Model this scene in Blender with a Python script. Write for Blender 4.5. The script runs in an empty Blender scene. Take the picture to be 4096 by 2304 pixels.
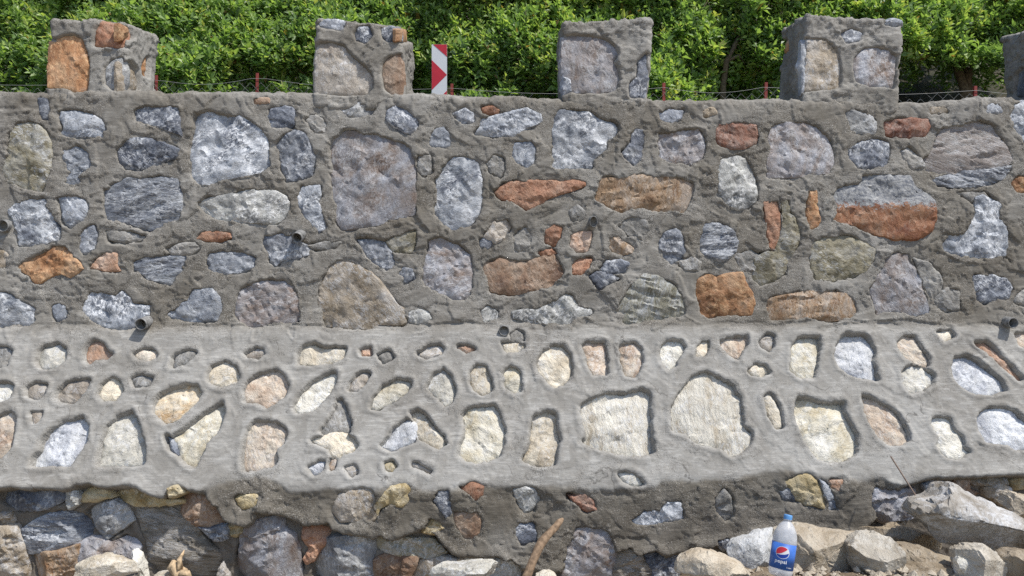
import bpy, math, random
import numpy as np
from mathutils import Matrix, Vector
from mathutils.geometry import delaunay_2d_cdt

rng = np.random.default_rng(11)
random.seed(11)
SC = bpy.context.scene
COL = SC.collection
R = math.radians

# ------------------------------------------------------------------ camera, light, exposure
F = 3095.0                    # focal length in pixels of the 4096 wide photograph
EYE = 1.5
cam_d = bpy.data.cameras.new('camera')
cam = bpy.data.objects.new('camera', cam_d)
COL.objects.link(cam)
cam.location = (0, 0, EYE)
cam.rotation_euler = (R(90), 0, 0)
cam_d.sensor_width = 36.0
cam_d.lens = 36.0 * F / 4096.0
cam_d.clip_start = 0.05
cam_d.clip_end = 500
SC.camera = cam

SUN = Vector((0.436, -0.235, 0.873)).normalized()
world = bpy.data.worlds.new('World')
SC.world = world
world.use_nodes = True
wn = world.node_tree.nodes
sky = wn.new('ShaderNodeTexSky')
sky.sky_type = 'NISHITA'
sky.sun_disc = False
sky.sun_elevation = math.asin(SUN.z)
sky.sun_rotation = math.atan2(SUN.x, SUN.y)
bg = wn['Background']
bg.inputs['Strength'].default_value = 0.15
world.node_tree.links.new(sky.outputs['Color'], bg.inputs['Color'])
sun_d = bpy.data.lights.new('sun', 'SUN')
sun_d.energy = 4.6
sun_d.angle = R(1.8)
sun_d.color = (1.0, 0.95, 0.87)
sun = bpy.data.objects.new('sun', sun_d)
COL.objects.link(sun)
sun.location = (3, -3, 8)
sun.rotation_euler = (-SUN).to_track_quat('-Z', 'Y').to_euler()
SC.view_settings.view_transform = 'Standard'
SC.view_settings.look = 'None'
SC.view_settings.gamma = 1.0
SC.view_settings.exposure = 0.0
SC.view_settings.use_curve_mapping = False
SC.cycles.use_denoising = False
SC.cycles.max_bounces = 6
SC.cycles.transparent_max_bounces = 12

# ------------------------------------------------------------------ noise
def _h(ix, iy, iz, seed):
    n = (ix.astype(np.uint32) * np.uint32(374761393) + iy.astype(np.uint32) * np.uint32(668265263)
         + iz.astype(np.uint32) * np.uint32(2147483647) + np.uint32((seed * 1274126177) & 0xffffffff))
    n = (n ^ (n >> np.uint32(13))) * np.uint32(1274126177)
    n = (n ^ (n >> np.uint32(16))) * np.uint32(2246822519)
    n ^= n >> np.uint32(15)
    return n.astype(np.float32) * np.float32(2.0 / 4294967295.0) - np.float32(1.0)

def vnoise(x, y, z, seed=0):
    x, y, z = np.broadcast_arrays(*[np.asarray(a, dtype=np.float32) for a in (x, y, z)])
    x0 = np.floor(x); y0 = np.floor(y); z0 = np.floor(z)
    fx = x - x0; fy = y - y0; fz = z - z0
    fx = fx * fx * (3 - 2 * fx); fy = fy * fy * (3 - 2 * fy); fz = fz * fz * (3 - 2 * fz)
    ix = x0.astype(np.int64); iy = y0.astype(np.int64); iz = z0.astype(np.int64)
    flat = bool(np.ptp(z) == 0)
    def layer(dz):
        k = iz + dz
        a = _h(ix, iy, k, seed); b = _h(ix + 1, iy, k, seed)
        c = _h(ix, iy + 1, k, seed); d = _h(ix + 1, iy + 1, k, seed)
        return (a + (b - a) * fx) * (1 - fy) + (c + (d - c) * fx) * fy
    if flat:
        return layer(0)
    return layer(0) * (1 - fz) + layer(1) * fz

def fbm(x, y, z=0.0, oct=4, seed=0, gain=0.5):
    s = 0.0; a = 1.0; t = 0.0; f = 1.0
    for o in range(oct):
        s = s + a * vnoise(np.asarray(x) * f + 17.3 * o, np.asarray(y) * f - 9.1 * o, np.asarray(z) * f, seed + o * 7)
        t += a; a *= gain; f *= 2.03
    return s / t

def sstep(a, b, x):
    t = np.clip((x - a) / (b - a), 0, 1)
    return t * t * (3 - 2 * t)

# ------------------------------------------------------------------ mesh helpers
def mesh_np(name, verts, faces, mat=None, smooth=True, loops=4):
    """faces: (n,3) or (n,4) int array"""
    me = bpy.data.meshes.new(name)
    verts = np.asarray(verts, dtype=np.float32)
    faces = np.asarray(faces, dtype=np.int32)
    k = faces.shape[1]
    me.vertices.add(len(verts)); me.vertices.foreach_set('co', verts.ravel())
    me.loops.add(faces.size); me.loops.foreach_set('vertex_index', faces.ravel())
    me.polygons.add(len(faces))
    me.polygons.foreach_set('loop_start', np.arange(0, faces.size, k, dtype=np.int32))
    try:
        me.polygons.foreach_set('loop_total', np.full(len(faces), k, dtype=np.int32))
    except Exception:
        pass
    me.polygons.foreach_set('use_smooth', np.full(len(faces), smooth, dtype=bool))
    me.update(calc_edges=True)
    if mat: me.materials.append(mat)
    return me

def crisp(me, deg):
    me.set_sharp_from_angle(angle=R(deg))
    return me

def link(name, me, parent=None, inv=None):
    o = bpy.data.objects.new(name, me)
    COL.objects.link(o)
    if parent is not None:
        o.parent = parent
        if inv is not None:
            o.matrix_parent_inverse = inv
    return o

def tag(o, label=None, cat=None, group=None, kind=None):
    if label: o['label'] = label
    if cat: o['category'] = cat
    if group: o['group'] = group
    if kind: o['kind'] = kind
    return o

def empty(name, loc):
    o = bpy.data.objects.new(name, None)
    COL.objects.link(o)
    o.location = loc
    o.empty_display_size = 0.2
    return o, Matrix.Translation(Vector(loc)).inverted()

def tube_arrays(pts, radii, sides=10, cap=True, wob=0.0, seed=0):
    pts = [Vector(p) for p in pts]
    V = []; Fc = []
    up = Vector((0.31, 0.27, 0.91))
    for i, p in enumerate(pts):
        t = (pts[min(i + 1, len(pts) - 1)] - pts[max(i - 1, 0)]).normalized()
        a = t.cross(up).normalized(); b = t.cross(a).normalized()
        for j in range(sides):
            an = 2 * math.pi * j / sides
            r = radii[i] * (1 + wob * math.sin(3.1 * an + 2.3 * i + seed) + wob * 0.7 * math.sin(1.7 * i + seed * 3 + an))
            V.append(p + (a * math.cos(an) + b * math.sin(an)) * r)
    for i in range(len(pts) - 1):
        for j in range(sides):
            k = (j + 1) % sides
            Fc.append((i * sides + j, i * sides + k, (i + 1) * sides + k, (i + 1) * sides + j))
    if cap:
        for e in (0, len(pts) - 1):
            V.append(pts[e]); c = len(V) - 1
            for j in range(sides):
                k = (j + 1) % sides
                Fc.append((c, e * sides + k, e * sides + j, c) if e == 0 else (c, e * sides + j, e * sides + k, c))
    return V, Fc

def pydata(name, V, Fc, mat, smooth=True):
    me = bpy.data.meshes.new(name)
    Fc = [tuple(dict.fromkeys(f)) for f in Fc]
    me.from_pydata([tuple(v) for v in V], [], Fc)
    me.polygons.foreach_set('use_smooth', [smooth] * len(me.polygons))
    me.update()
    if mat: me.materials.append(mat)
    return me

def lathe(profile, sides=40):
    V = []; Fc = []
    for r, z in profile:
        for j in range(sides):
            a = 2 * math.pi * j / sides
            V.append((r * math.cos(a), r * math.sin(a), z))
    for i in range(len(profile) - 1):
        for j in range(sides):
            k = (j + 1) % sides
            Fc.append((i * sides + j, i * sides + k, (i + 1) * sides + k, (i + 1) * sides + j))
    return V, Fc

# ------------------------------------------------------------------ materials
class NT:
    def __init__(s, name):
        s.m = bpy.data.materials.new(name); s.m.use_nodes = True
        s.n = s.m.node_tree.nodes; s.l = s.m.node_tree.links
        s.b = s.n['Principled BSDF']; s.out = s.n['Material Output']
    def node(s, t, **kw):
        n = s.n.new(t)
        for k, v in kw.items(): setattr(n, k, v)
        return n
    def noise(s, vec, scale, detail=4, rough=0.55, dist=0.0):
        n = s.node('ShaderNodeTexNoise')
        n.inputs['Scale'].default_value = scale; n.inputs['Detail'].default_value = detail
        n.inputs['Roughness'].default_value = rough; n.inputs['Distortion'].default_value = dist
        if vec is not None: s.l.new(vec, n.inputs['Vector'])
        return n.outputs['Fac']
    def ramp(s, fac, stops):
        r = s.node('ShaderNodeValToRGB')
        e = r.color_ramp.elements
        while len(e) < len(stops): e.new(0.5)
        for el, (p, c) in zip(e, stops):
            el.position = p
            el.color = (*c, 1) if isinstance(c, (tuple, list)) else (c, c, c, 1)
        s.l.new(fac, r.inputs['Fac'])
        return r.outputs['Color']
    def mix(s, fac, a, b, mode='MIX'):
        m = s.node('ShaderNodeMix', data_type='RGBA', blend_type=mode)
        if hasattr(fac, 'is_output'): s.l.new(fac, m.inputs[0])
        else: m.inputs[0].default_value = fac
        for v, i in ((a, 6), (b, 7)):
            if hasattr(v, 'is_output'): s.l.new(v, m.inputs[i])
            else: m.inputs[i].default_value = (*v, 1)
        return m.outputs[2]
    def math(s, op, a, b=0.0):
        m = s.node('ShaderNodeMath', operation=op)
        for v, i in ((a, 0), (b, 1)):
            if hasattr(v, 'is_output'): s.l.new(v, m.inputs[i])
            else: m.inputs[i].default_value = v
        return m.outputs[0]
    def bump(s, height, strength, dist, prev=None):
        b = s.node('ShaderNodeBump')
        b.inputs['Strength'].default_value = strength; b.inputs['Distance'].default_value = dist
        s.l.new(height, b.inputs['Height'])
        if prev is not None: s.l.new(prev, b.inputs['Normal'])
        return b.outputs['Normal']
    def vec(s, scale=(1, 1, 1), rot=(0, 0, 0), rand=True):
        tc = s.node('ShaderNodeTexCoord'); v = tc.outputs['Object']
        if rand:
            oi = s.node('ShaderNodeObjectInfo')
            mu = s.node('ShaderNodeVectorMath', operation='MULTIPLY_ADD')
            cb = s.node('ShaderNodeCombineXYZ')
            for i in range(3): s.l.new(oi.outputs['Random'], cb.inputs[i])
            s.l.new(cb.outputs[0], mu.inputs[0])
            mu.inputs[1].default_value = (37.0, 61.0, 83.0)
            s.l.new(v, mu.inputs[2]); v = mu.outputs[0]
        mp = s.node('ShaderNodeMapping')
        mp.inputs['Scale'].default_value = scale; mp.inputs['Rotation'].default_value = rot
        s.l.new(v, mp.inputs['Vector'])
        return mp.outputs['Vector'], v

def simple_mat(name, col, rough=0.6, metal=0.0, var=0.15, scale=30, bump=0.0, spec=0.3):
    t = NT(name)
    v, _ = t.vec(rand=False)
    n = t.noise(v, scale, 4)
    c = t.ramp(n, [(0.3, tuple(x * (1 - var) for x in col)), (0.7, tuple(min(1, x * (1 + var)) for x in col))])
    t.l.new(c, t.b.inputs['Base Color'])
    t.b.inputs['Roughness'].default_value = rough
    t.b.inputs['Metallic'].default_value = metal
    t.b.inputs['Specular IOR Level'].default_value = spec
    if bump:
        t.l.new(t.bump(n, bump, 0.002), t.b.inputs['Normal'])
    return t.m

def stone_mat(name, c1, c2, c3, vein=0.35, veinc=(0.62, 0.63, 0.65), strata=(1.35, 1, 0.9), rot=(0, 0, 0), scale=7.0, bump=0.9, gloss=0.55, dust=0.25):
    t = NT(name)
    v, raw = t.vec(strata, rot)
    big = t.noise(v, scale, 5, 0.6, 0.6)
    col = t.ramp(big, [(0.36, c1), (0.48, c2), (0.63, c3)])
    # broad hue patches
    pat = t.noise(raw, scale * 0.55, 3, 0.5)
    col = t.mix(t.ramp(pat, [(0.48, 0.0), (0.64, 0.35)]), col, c2)
    # scuffed pale streaks and crystals
    st = t.noise(v, scale * 5.5, 8, 0.78, 0.9)
    msk = t.noise(raw, scale * 1.3, 3, 0.6)
    stm = t.math('MULTIPLY', t.ramp(st, [(0.485, 0.0), (0.55, 1.0)]), t.ramp(msk, [(0.43, 0.10), (0.57, 1.0)]))
    col = t.mix(t.math('MULTIPLY', stm, vein), col, veinc)
    # thin veins / cracks
    wv = t.node('ShaderNodeTexVoronoi', feature='DISTANCE_TO_EDGE')
    wv.inputs['Scale'].default_value = scale * 1.1
    dn = t.node('ShaderNodeVectorMath', operation='ADD')
    nv = t.node('ShaderNodeTexNoise'); nv.inputs['Scale'].default_value = scale * 2
    t.l.new(raw, nv.inputs['Vector'])
    sc_ = t.node('ShaderNodeVectorMath', operation='SCALE'); sc_.inputs['Scale'].default_value = 0.09
    t.l.new(nv.outputs['Color'], sc_.inputs[0]); t.l.new(v, dn.inputs[0]); t.l.new(sc_.outputs[0], dn.inputs[1])
    t.l.new(dn.outputs[0], wv.inputs['Vector'])
    ln = t.ramp(wv.outputs['Distance'], [(0.0, 1.0), (0.018, 0.0)])
    lm = t.math('MULTIPLY', ln, t.ramp(msk, [(0.48, 0.0), (0.62, 0.7)]))
    col = t.mix(t.math('MULTIPLY', lm, min(1, vein * 1.3)), col, veinc)
    # dark grains
    gr = t.noise(v, scale * 20, 3, 0.7)
    col = t.mix(t.ramp(gr, [(0.33, 0.55), (0.43, 0.0)]), col, tuple(x * 0.45 for x in c1))
    # cement smeared on the stone
    ds = t.noise(raw, scale * 2.4, 5, 0.65, 0.8)
    col = t.mix(t.math('MULTIPLY', t.ramp(ds, [(0.54, 0.0), (0.66, 1.0)]), dust), col, (0.30, 0.285, 0.255))
    # per stone value shift
    oi = t.node('ShaderNodeObjectInfo')
    mr = t.node('ShaderNodeMapRange'); mr.inputs['To Min'].default_value = 0.82; mr.inputs['To Max'].default_value = 1.18
    t.l.new(oi.outputs['Random'], mr.inputs['Value'])
    hs = t.node('ShaderNodeHueSaturation')
    t.l.new(mr.outputs[0], hs.inputs['Value']); t.l.new(col, hs.inputs['Color'])
    t.l.new(hs.outputs['Color'], t.b.inputs['Base Color'])
    t.l.new(t.ramp(st, [(0.3, gloss + 0.25), (0.7, gloss)]), t.b.inputs['Roughness'])
    t.b.inputs['Specular IOR Level'].default_value = 0.45
    b1 = t.bump(t.noise(v, scale * 3, 6, 0.65, 0.5), bump, 0.014)
    b2 = t.bump(st, bump * 0.8, 0.005, b1)
    b3 = t.bump(gr, bump * 0.5, 0.002, b2)
    t.l.new(b3, t.b.inputs['Normal'])
    return t.m

W = (0.68, 0.70, 0.73)
H6 = (1, 1, 5.0); V6 = (5, 1, 1)
MATS = {
 'blue':  stone_mat('stone_blue_grey', (0.08, 0.092, 0.122), (0.20, 0.22, 0.26), (0.36, 0.38, 0.42), 0.8, W),
 'blueh': stone_mat('stone_blue_grey_banded', (0.075, 0.086, 0.115), (0.19, 0.21, 0.25), (0.34, 0.36, 0.39), 0.8, W, (1, 1, 3.6), (0, R(12), 0)),
 'bluew': stone_mat('stone_blue_white', (0.11, 0.125, 0.16), (0.28, 0.305, 0.345), (0.55, 0.57, 0.60), 1.0, (0.78, 0.8, 0.83)),
 'bluel': stone_mat('stone_pale_blue', (0.15, 0.17, 0.205), (0.28, 0.305, 0.35), (0.43, 0.45, 0.48), 0.7, W),
 'dkblue': stone_mat('stone_dark_blue', (0.05, 0.058, 0.078), (0.115, 0.13, 0.165), (0.22, 0.24, 0.28), 0.75, W),
 'grey':  stone_mat('stone_grey', (0.14, 0.145, 0.155), (0.26, 0.265, 0.27), (0.41, 0.41, 0.40), 0.6, W),
 'dull':  stone_mat('stone_dusty_grey', (0.17, 0.165, 0.155), (0.25, 0.24, 0.22), (0.33, 0.315, 0.29), 0.3, W, dust=0.6),
 'greyw': stone_mat('stone_white_flecked', (0.16, 0.165, 0.165), (0.33, 0.33, 0.315), (0.55, 0.55, 0.52), 0.9, (0.75, 0.75, 0.74)),
 'olive': stone_mat('stone_olive', (0.15, 0.135, 0.085), (0.27, 0.24, 0.16), (0.37, 0.36, 0.32), 0.45, W),
 'oliveh': stone_mat('stone_olive_banded', (0.17, 0.16, 0.11), (0.30, 0.285, 0.22), (0.40, 0.41, 0.40), 0.45, W, (4, 1, 1), (0, R(-24), 0)),
 'mauve': stone_mat('stone_mauve', (0.21, 0.155, 0.125), (0.28, 0.255, 0.25), (0.34, 0.35, 0.39), 0.4, W),
 'pinkh': stone_mat('stone_pink_banded', (0.25, 0.21, 0.19), (0.37, 0.325, 0.30), (0.48, 0.46, 0.45), 0.55, W, (1, 1, 6)),
 'tan':   stone_mat('stone_tan', (0.23, 0.18, 0.12), (0.36, 0.30, 0.225), (0.45, 0.41, 0.36), 0.45, W),
 'tanh':  stone_mat('stone_tan_banded', (0.13, 0.115, 0.09), (0.27, 0.24, 0.195), (0.40, 0.37, 0.33), 0.5, W, (1, 1, 5), (0, R(8), 0)),
 'brown': stone_mat('stone_brown', (0.15, 0.085, 0.055), (0.27, 0.17, 0.11), (0.36, 0.27, 0.20), 0.4, (0.55, 0.45, 0.36)),
 'brownh': stone_mat('stone_brown_banded', (0.22, 0.12, 0.06), (0.33, 0.22, 0.13), (0.40, 0.33, 0.27), 0.45, (0.62, 0.55, 0.47), (2.2, 1, 1), (0, R(-30), 0)),
 'rust':  stone_mat('stone_rust', (0.19, 0.085, 0.048), (0.33, 0.155, 0.09), (0.42, 0.245, 0.16), 0.45, (0.62, 0.42, 0.30)),
 'dkred': stone_mat('stone_dark_red', (0.14, 0.055, 0.035), (0.24, 0.10, 0.06), (0.33, 0.21, 0.16), 0.35, (0.5, 0.4, 0.35)),
 'orange': stone_mat('stone_orange', (0.25, 0.115, 0.05), (0.41, 0.205, 0.095), (0.50, 0.32, 0.19), 0.55, (0.75, 0.5, 0.28)),
 'yellow': stone_mat('stone_yellow', (0.28, 0.21, 0.10), (0.44, 0.35, 0.19), (0.54, 0.47, 0.32), 0.5, (0.68, 0.62, 0.5)),
 'cream': stone_mat('stone_cream', (0.444, 0.371, 0.270), (0.636, 0.563, 0.440), (0.762, 0.698, 0.578), 0.6, (0.72, 0.71, 0.68), dust=0.35),
 'creamy': stone_mat('stone_cream_yellow', (0.485, 0.415, 0.281), (0.632, 0.583, 0.463), (0.739, 0.718, 0.655), 0.6, (0.72, 0.72, 0.68), dust=0.3),
 'creamp': stone_mat('stone_cream_pink', (0.423, 0.301, 0.217), (0.610, 0.502, 0.395), (0.725, 0.655, 0.544), 0.6, (0.7, 0.67, 0.63), dust=0.35),
 'creamo': stone_mat('stone_cream_orange', (0.536, 0.340, 0.162), (0.663, 0.551, 0.392), (0.741, 0.685, 0.583), 0.6, (0.74, 0.7, 0.62), dust=0.25),
 'orangep': stone_mat('stone_salmon', (0.354, 0.198, 0.116), (0.489, 0.300, 0.202), (0.557, 0.417, 0.327), 0.5, (0.68, 0.55, 0.45), dust=0.4),
 'white': stone_mat('stone_white', (0.439, 0.422, 0.373), (0.649, 0.621, 0.543), (0.780, 0.747, 0.659), 0.7, (0.75, 0.76, 0.77), dust=0.3),
 'whiteh': stone_mat('stone_white_banded', (0.475, 0.414, 0.316), (0.668, 0.628, 0.539), (0.766, 0.730, 0.637), 0.6, (0.75, 0.76, 0.77), (3, 1, 1), (0, R(-25), 0), dust=0.3),
 'whiteb': stone_mat('stone_white_blue', (0.241, 0.262, 0.318), (0.521, 0.536, 0.571), (0.710, 0.717, 0.717), 0.8, (0.74, 0.76, 0.8), dust=0.3),
 'tang':  stone_mat('stone_dusty_tan', (0.30, 0.25, 0.20), (0.40, 0.355, 0.30), (0.50, 0.46, 0.41), 0.5, W, dust=0.5),
}
MATS['grey_rock'] = stone_mat('rock_pale_grey', (0.20, 0.17, 0.13), (0.36, 0.335, 0.30), (0.47, 0.455, 0.435), 0.6, W, scale=5, dust=0.2)
MATS['whitesl'] = stone_mat('rock_white_slate', (0.33, 0.31, 0.28), (0.48, 0.485, 0.48), (0.57, 0.57, 0.56), 0.5, W, scale=6, dust=0.1)
MATS['sand'] = stone_mat('rock_sandy', (0.36, 0.29, 0.20), (0.50, 0.425, 0.325), (0.59, 0.525, 0.42), 0.4, (0.62, 0.57, 0.48), scale=8, dust=0.0)
MATS['sandd'] = stone_mat('rock_brown', (0.20, 0.155, 0.10), (0.31, 0.25, 0.175), (0.40, 0.34, 0.255), 0.4, (0.5, 0.45, 0.38), scale=8, dust=0.0)
MATS['sandg'] = stone_mat('rock_grey_tan', (0.28, 0.24, 0.185), (0.41, 0.37, 0.305), (0.51, 0.475, 0.41), 0.5, (0.62, 0.6, 0.55), scale=7, dust=0.0)
MATS['sandw'] = stone_mat('rock_cream', (0.42, 0.36, 0.27), (0.56, 0.50, 0.40), (0.64, 0.60, 0.52), 0.5, (0.7, 0.68, 0.64), scale=8, dust=0.0)
# a stone in two layers: grey above, rust below
def two_layer():
    m = stone_mat('stone_grey_over_rust', (0.22, 0.075, 0.035), (0.32, 0.135, 0.065), (0.42, 0.22, 0.12), 0.4, (0.6, 0.42, 0.3))
    nt = m.node_tree; n = nt.nodes; l = nt.links
    b = n['Principled BSDF']; src = b.inputs['Base Color'].links[0].from_socket
    tc = n.new('ShaderNodeTexCoord'); sp = n.new('ShaderNodeSeparateXYZ'); l.new(tc.outputs['Object'], sp.inputs[0])
    nz = n.new('ShaderNodeTexNoise'); nz.inputs['Scale'].default_value = 22; nz.inputs['Detail'].default_value = 6
    nz.inputs['Roughness'].default_value = 0.7
    ad = n.new('ShaderNodeMath'); ad.operation = 'MULTIPLY_ADD'; l.new(nz.outputs['Fac'], ad.inputs[0]); ad.inputs[1].default_value = 0.22; l.new(sp.outputs['Z'], ad.inputs[2])
    mr = n.new('ShaderNodeMapRange'); l.new(ad.outputs[0], mr.inputs['Value']); mr.inputs['From Min'].default_value = 0.105; mr.inputs['From Max'].default_value = 0.122
    rp = n.new('ShaderNodeValToRGB'); l.new(nz.outputs['Fac'], rp.inputs['Fac'])
    rp.color_ramp.elements[0].color = (0.10, 0.115, 0.15, 1); rp.color_ramp.elements[0].position = 0.35
    rp.color_ramp.elements[1].color = (0.46, 0.46, 0.45, 1); rp.color_ramp.elements[1].position = 0.66
    mx = n.new('ShaderNodeMix'); mx.data_type = 'RGBA'; l.new(mr.outputs[0], mx.inputs[0]); l.new(src, mx.inputs[6]); l.new(rp.outputs[0], mx.inputs[7])
    l.new(mx.outputs[2], b.inputs['Base Color'])
    return m
MATS['two'] = two_layer()

def mortar_mat():
    t = NT('cement_mortar')
    v, raw = t.vec(rand=False)
    a = t.noise(v, 1.7, 6, 0.62, 0.4)
    col = t.ramp(a, [(0.34, (0.285, 0.272, 0.250)), (0.5, (0.340, 0.330, 0.308)), (0.66, (0.390, 0.383, 0.364))])
    b = t.noise(v, 9, 6, 0.68, 0.6)
    col = t.mix(t.ramp(b, [(0.40, 0.45), (0.56, 0.0)]), col, (0.215, 0.203, 0.182))
    # trowelled streaks
    sv = t.node('ShaderNodeMapping'); sv.inputs['Scale'].default_value = (5, 5, 38); sv.inputs['Rotation'].default_value = (0, R(14), 0)
    t.l.new(raw, sv.inputs['Vector'])
    sk = t.noise(sv.outputs[0], 3.0, 4, 0.6, 0.5)
    col = t.mix(t.math('MULTIPLY', t.ramp(sk, [(0.48, 0.0), (0.62, 0.75)]), t.ramp(b, [(0.44, 0.0), (0.56, 1.0)])), col, (0.45, 0.44, 0.415))
    # lime bloom
    lb = t.noise(v, 4.3, 5, 0.7, 1.0)
    col = t.mix(t.ramp(lb, [(0.58, 0.0), (0.70, 0.38)]), col, (0.46, 0.455, 0.44))
    aw = t.node('ShaderNodeAttribute'); aw.attribute_name = 'darken'
    col = t.mix(aw.outputs['Fac'], col, t.mix(1.0, col, (0.50, 0.462, 0.405), 'MULTIPLY'))  # multiplies the mortar colour darker and browner
    # grit: sandy where unworked, sparse pits where trowelled smooth
    ag = t.node('ShaderNodeAttribute'); ag.attribute_name = 'grit'
    g = t.noise(v, 190, 3, 0.65)
    dk = t.math('MULTIPLY', t.ramp(g, [(0.36, 0.9), (0.47, 0.0)]), t.math('ADD', t.math('MULTIPLY', ag.outputs['Fac'], 0.85), 0.10))
    lt = t.math('MULTIPLY', t.ramp(g, [(0.55, 0.0), (0.68, 0.8)]), t.math('ADD', t.math('MULTIPLY', ag.outputs['Fac'], 0.85), 0.06))
    col = t.mix(dk, col, (0.115, 0.105, 0.092))
    col = t.mix(lt, col, (0.52, 0.50, 0.47))
    pit = t.noise(v, 80, 3, 0.75)
    col = t.mix(t.ramp(pit, [(0.275, 0.85), (0.325, 0.0)]), col, (0.10, 0.092, 0.082))
    # hairline cracks
    vo = t.node('ShaderNodeTexVoronoi', feature='DISTANCE_TO_EDGE'); vo.inputs['Scale'].default_value = 3.1
    ad = t.node('ShaderNodeVectorMath', operation='ADD'); nz = t.node('ShaderNodeTexNoise'); nz.inputs['Scale'].default_value = 7; nz.inputs['Detail'].default_value = 5
    sc_ = t.node('ShaderNodeVectorMath', operation='SCALE'); sc_.inputs['Scale'].default_value = 0.16
    t.l.new(raw, nz.inputs['Vector']); t.l.new(nz.outputs['Color'], sc_.inputs[0]); t.l.new(raw, ad.inputs[0]); t.l.new(sc_.outputs[0], ad.inputs[1])
    t.l.new(ad.outputs[0], vo.inputs['Vector'])
    ck = t.math('MULTIPLY', t.ramp(vo.outputs['Distance'], [(0.0, 0.75), (0.008, 0.0)]), t.ramp(lb, [(0.53, 0.0), (0.58, 1.0)]))
    col = t.mix(ck, col, (0.09, 0.083, 0.075))
    at = t.node('ShaderNodeAttribute'); at.attribute_name = 'soil'
    col = t.mix(at.outputs['Fac'], col, t.ramp(b, [(0.3, (0.10, 0.086, 0.07)), (0.7, (0.23, 0.20, 0.165))]))
    t.l.new(col, t.b.inputs['Base Color'])
    t.b.inputs['Roughness'].default_value = 0.92
    t.b.inputs['Specular IOR Level'].default_value = 0.22
    m = t.noise(v, 40, 5, 0.6, 0.3)
    n1 = t.bump(m, 0.16, 0.008)
    bs = t.node('ShaderNodeBump'); bs.inputs['Distance'].default_value = 0.0045
    t.l.new(t.math('ADD', t.math('MULTIPLY', ag.outputs['Fac'], 0.9), 0.16), bs.inputs['Strength'])
    t.l.new(g, bs.inputs['Height']); t.l.new(n1, bs.inputs['Normal'])
    n3 = t.bump(sk, 0.30, 0.005, bs.outputs['Normal'])
    t.l.new(n3, t.b.inputs['Normal'])
    return t.m
MORTAR = mortar_mat()

# ------------------------------------------------------------------ the wall's section
SHEAR = 0.040                                  # the wall runs slightly away to the right
sec = [(4.39, 2.10), (4.36, 2.47), (4.32, 2.50), (4.03, 2.50), (4.01, 2.482), (3.905, 1.325), (3.885, 1.285), (3.585, 0.625), (3.572, 0.57), (3.565, -0.12)]
sp_ = np.array(sec); seg = np.hypot(*np.diff(sp_, axis=0).T); cum = np.r_[0, np.cumsum(seg)]
DS = 0.0064
S = np.arange(0, cum[-1], DS)
PD = np.interp(S, cum, sp_[:, 0]); PZ = np.interp(S, cum, sp_[:, 1])
def gsm(a, k):
    r = np.arange(-4 * k, 4 * k + 1); w = np.exp(-0.5 * (r / k) ** 2); w /= w.sum()
    return np.convolve(np.pad(a, 4 * k, mode='edge'), w, mode='valid')
PD = gsm(PD, 2); PZ = gsm(PZ, 2)
TD = np.gradient(PD, DS); TZ = np.gradient(PZ, DS)
tl = np.hypot(TD, TZ); TD /= tl; TZ /= tl
ND = TZ.copy(); NZ = -TD.copy()                # outward normal in (depth, z)
S_FRONT = cum[4]                               # start of the front face
vis = S > S_FRONT - 0.02
G = (EYE - PZ) / PD
Gv = np.maximum.accumulate(G[vis]); Sv = S[vis]

def to_wall(px, py):
    """photograph pixel -> (x, s) on the wall's section"""
    a = (np.asarray(px) - 2048.0) / F
    k = 1.0 / (1.0 - SHEAR * a)
    g = (np.asarray(py) - 1152.0) / F * k
    s = np.interp(g, Gv, Sv)
    D = np.interp(s, S, PD) * k
    return a * D, s

def tile(c, r, pts):
    """reading off an enlarged view (column, row) -> photograph pixels"""
    p = np.array(pts, dtype=float)
    y0 = (0, 400, 850, 1300, 1728)[r]
    return np.c_[p[:, 0] / 2.515625 + 1024 * c, p[:, 1] / 2.515625 + y0]

def chaikin(p, n=2, q=0.25):
    for _ in range(n):
        nx = np.roll(p, -1, axis=0)
        p = np.stack([p * (1 - q) + nx * q, p * q + nx * (1 - q)], 1).reshape(-1, 2)
    return p

def resample(p, n):
    c = np.vstack([p, p[:1]]); d = np.r_[0, np.cumsum(np.hypot(*np.diff(c, axis=0).T))]
    t = np.linspace(0, d[-1], n, endpoint=False)
    return np.c_[np.interp(t, d, c[:, 0]), np.interp(t, d, c[:, 1])], d[-1]

def poly_sd(p, X, Y):
    """signed distance (positive outside) of points to a closed polygon"""
    best = np.full(X.shape, 1e9, dtype=np.float32); ins = np.zeros(X.shape, dtype=bool)
    n = len(p)
    for i in range(n):
        ax, ay = p[i]; bx, by = p[(i + 1) % n]
        ex, ey = bx - ax, by - ay
        wx, wy = X - ax, Y - ay
        t = np.clip((wx * ex + wy * ey) / (ex * ex + ey * ey + 1e-12), 0, 1)
        best = np.minimum(best, (wx - ex * t) ** 2 + (wy - ey * t) ** 2)
        if ay != by:
            c = ((ay > Y) != (by > Y)) & (X < ex * (Y - ay) / (by - ay) + ax)
            ins ^= c
    d = np.sqrt(best)
    return np.where(ins, -d, d)

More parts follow.
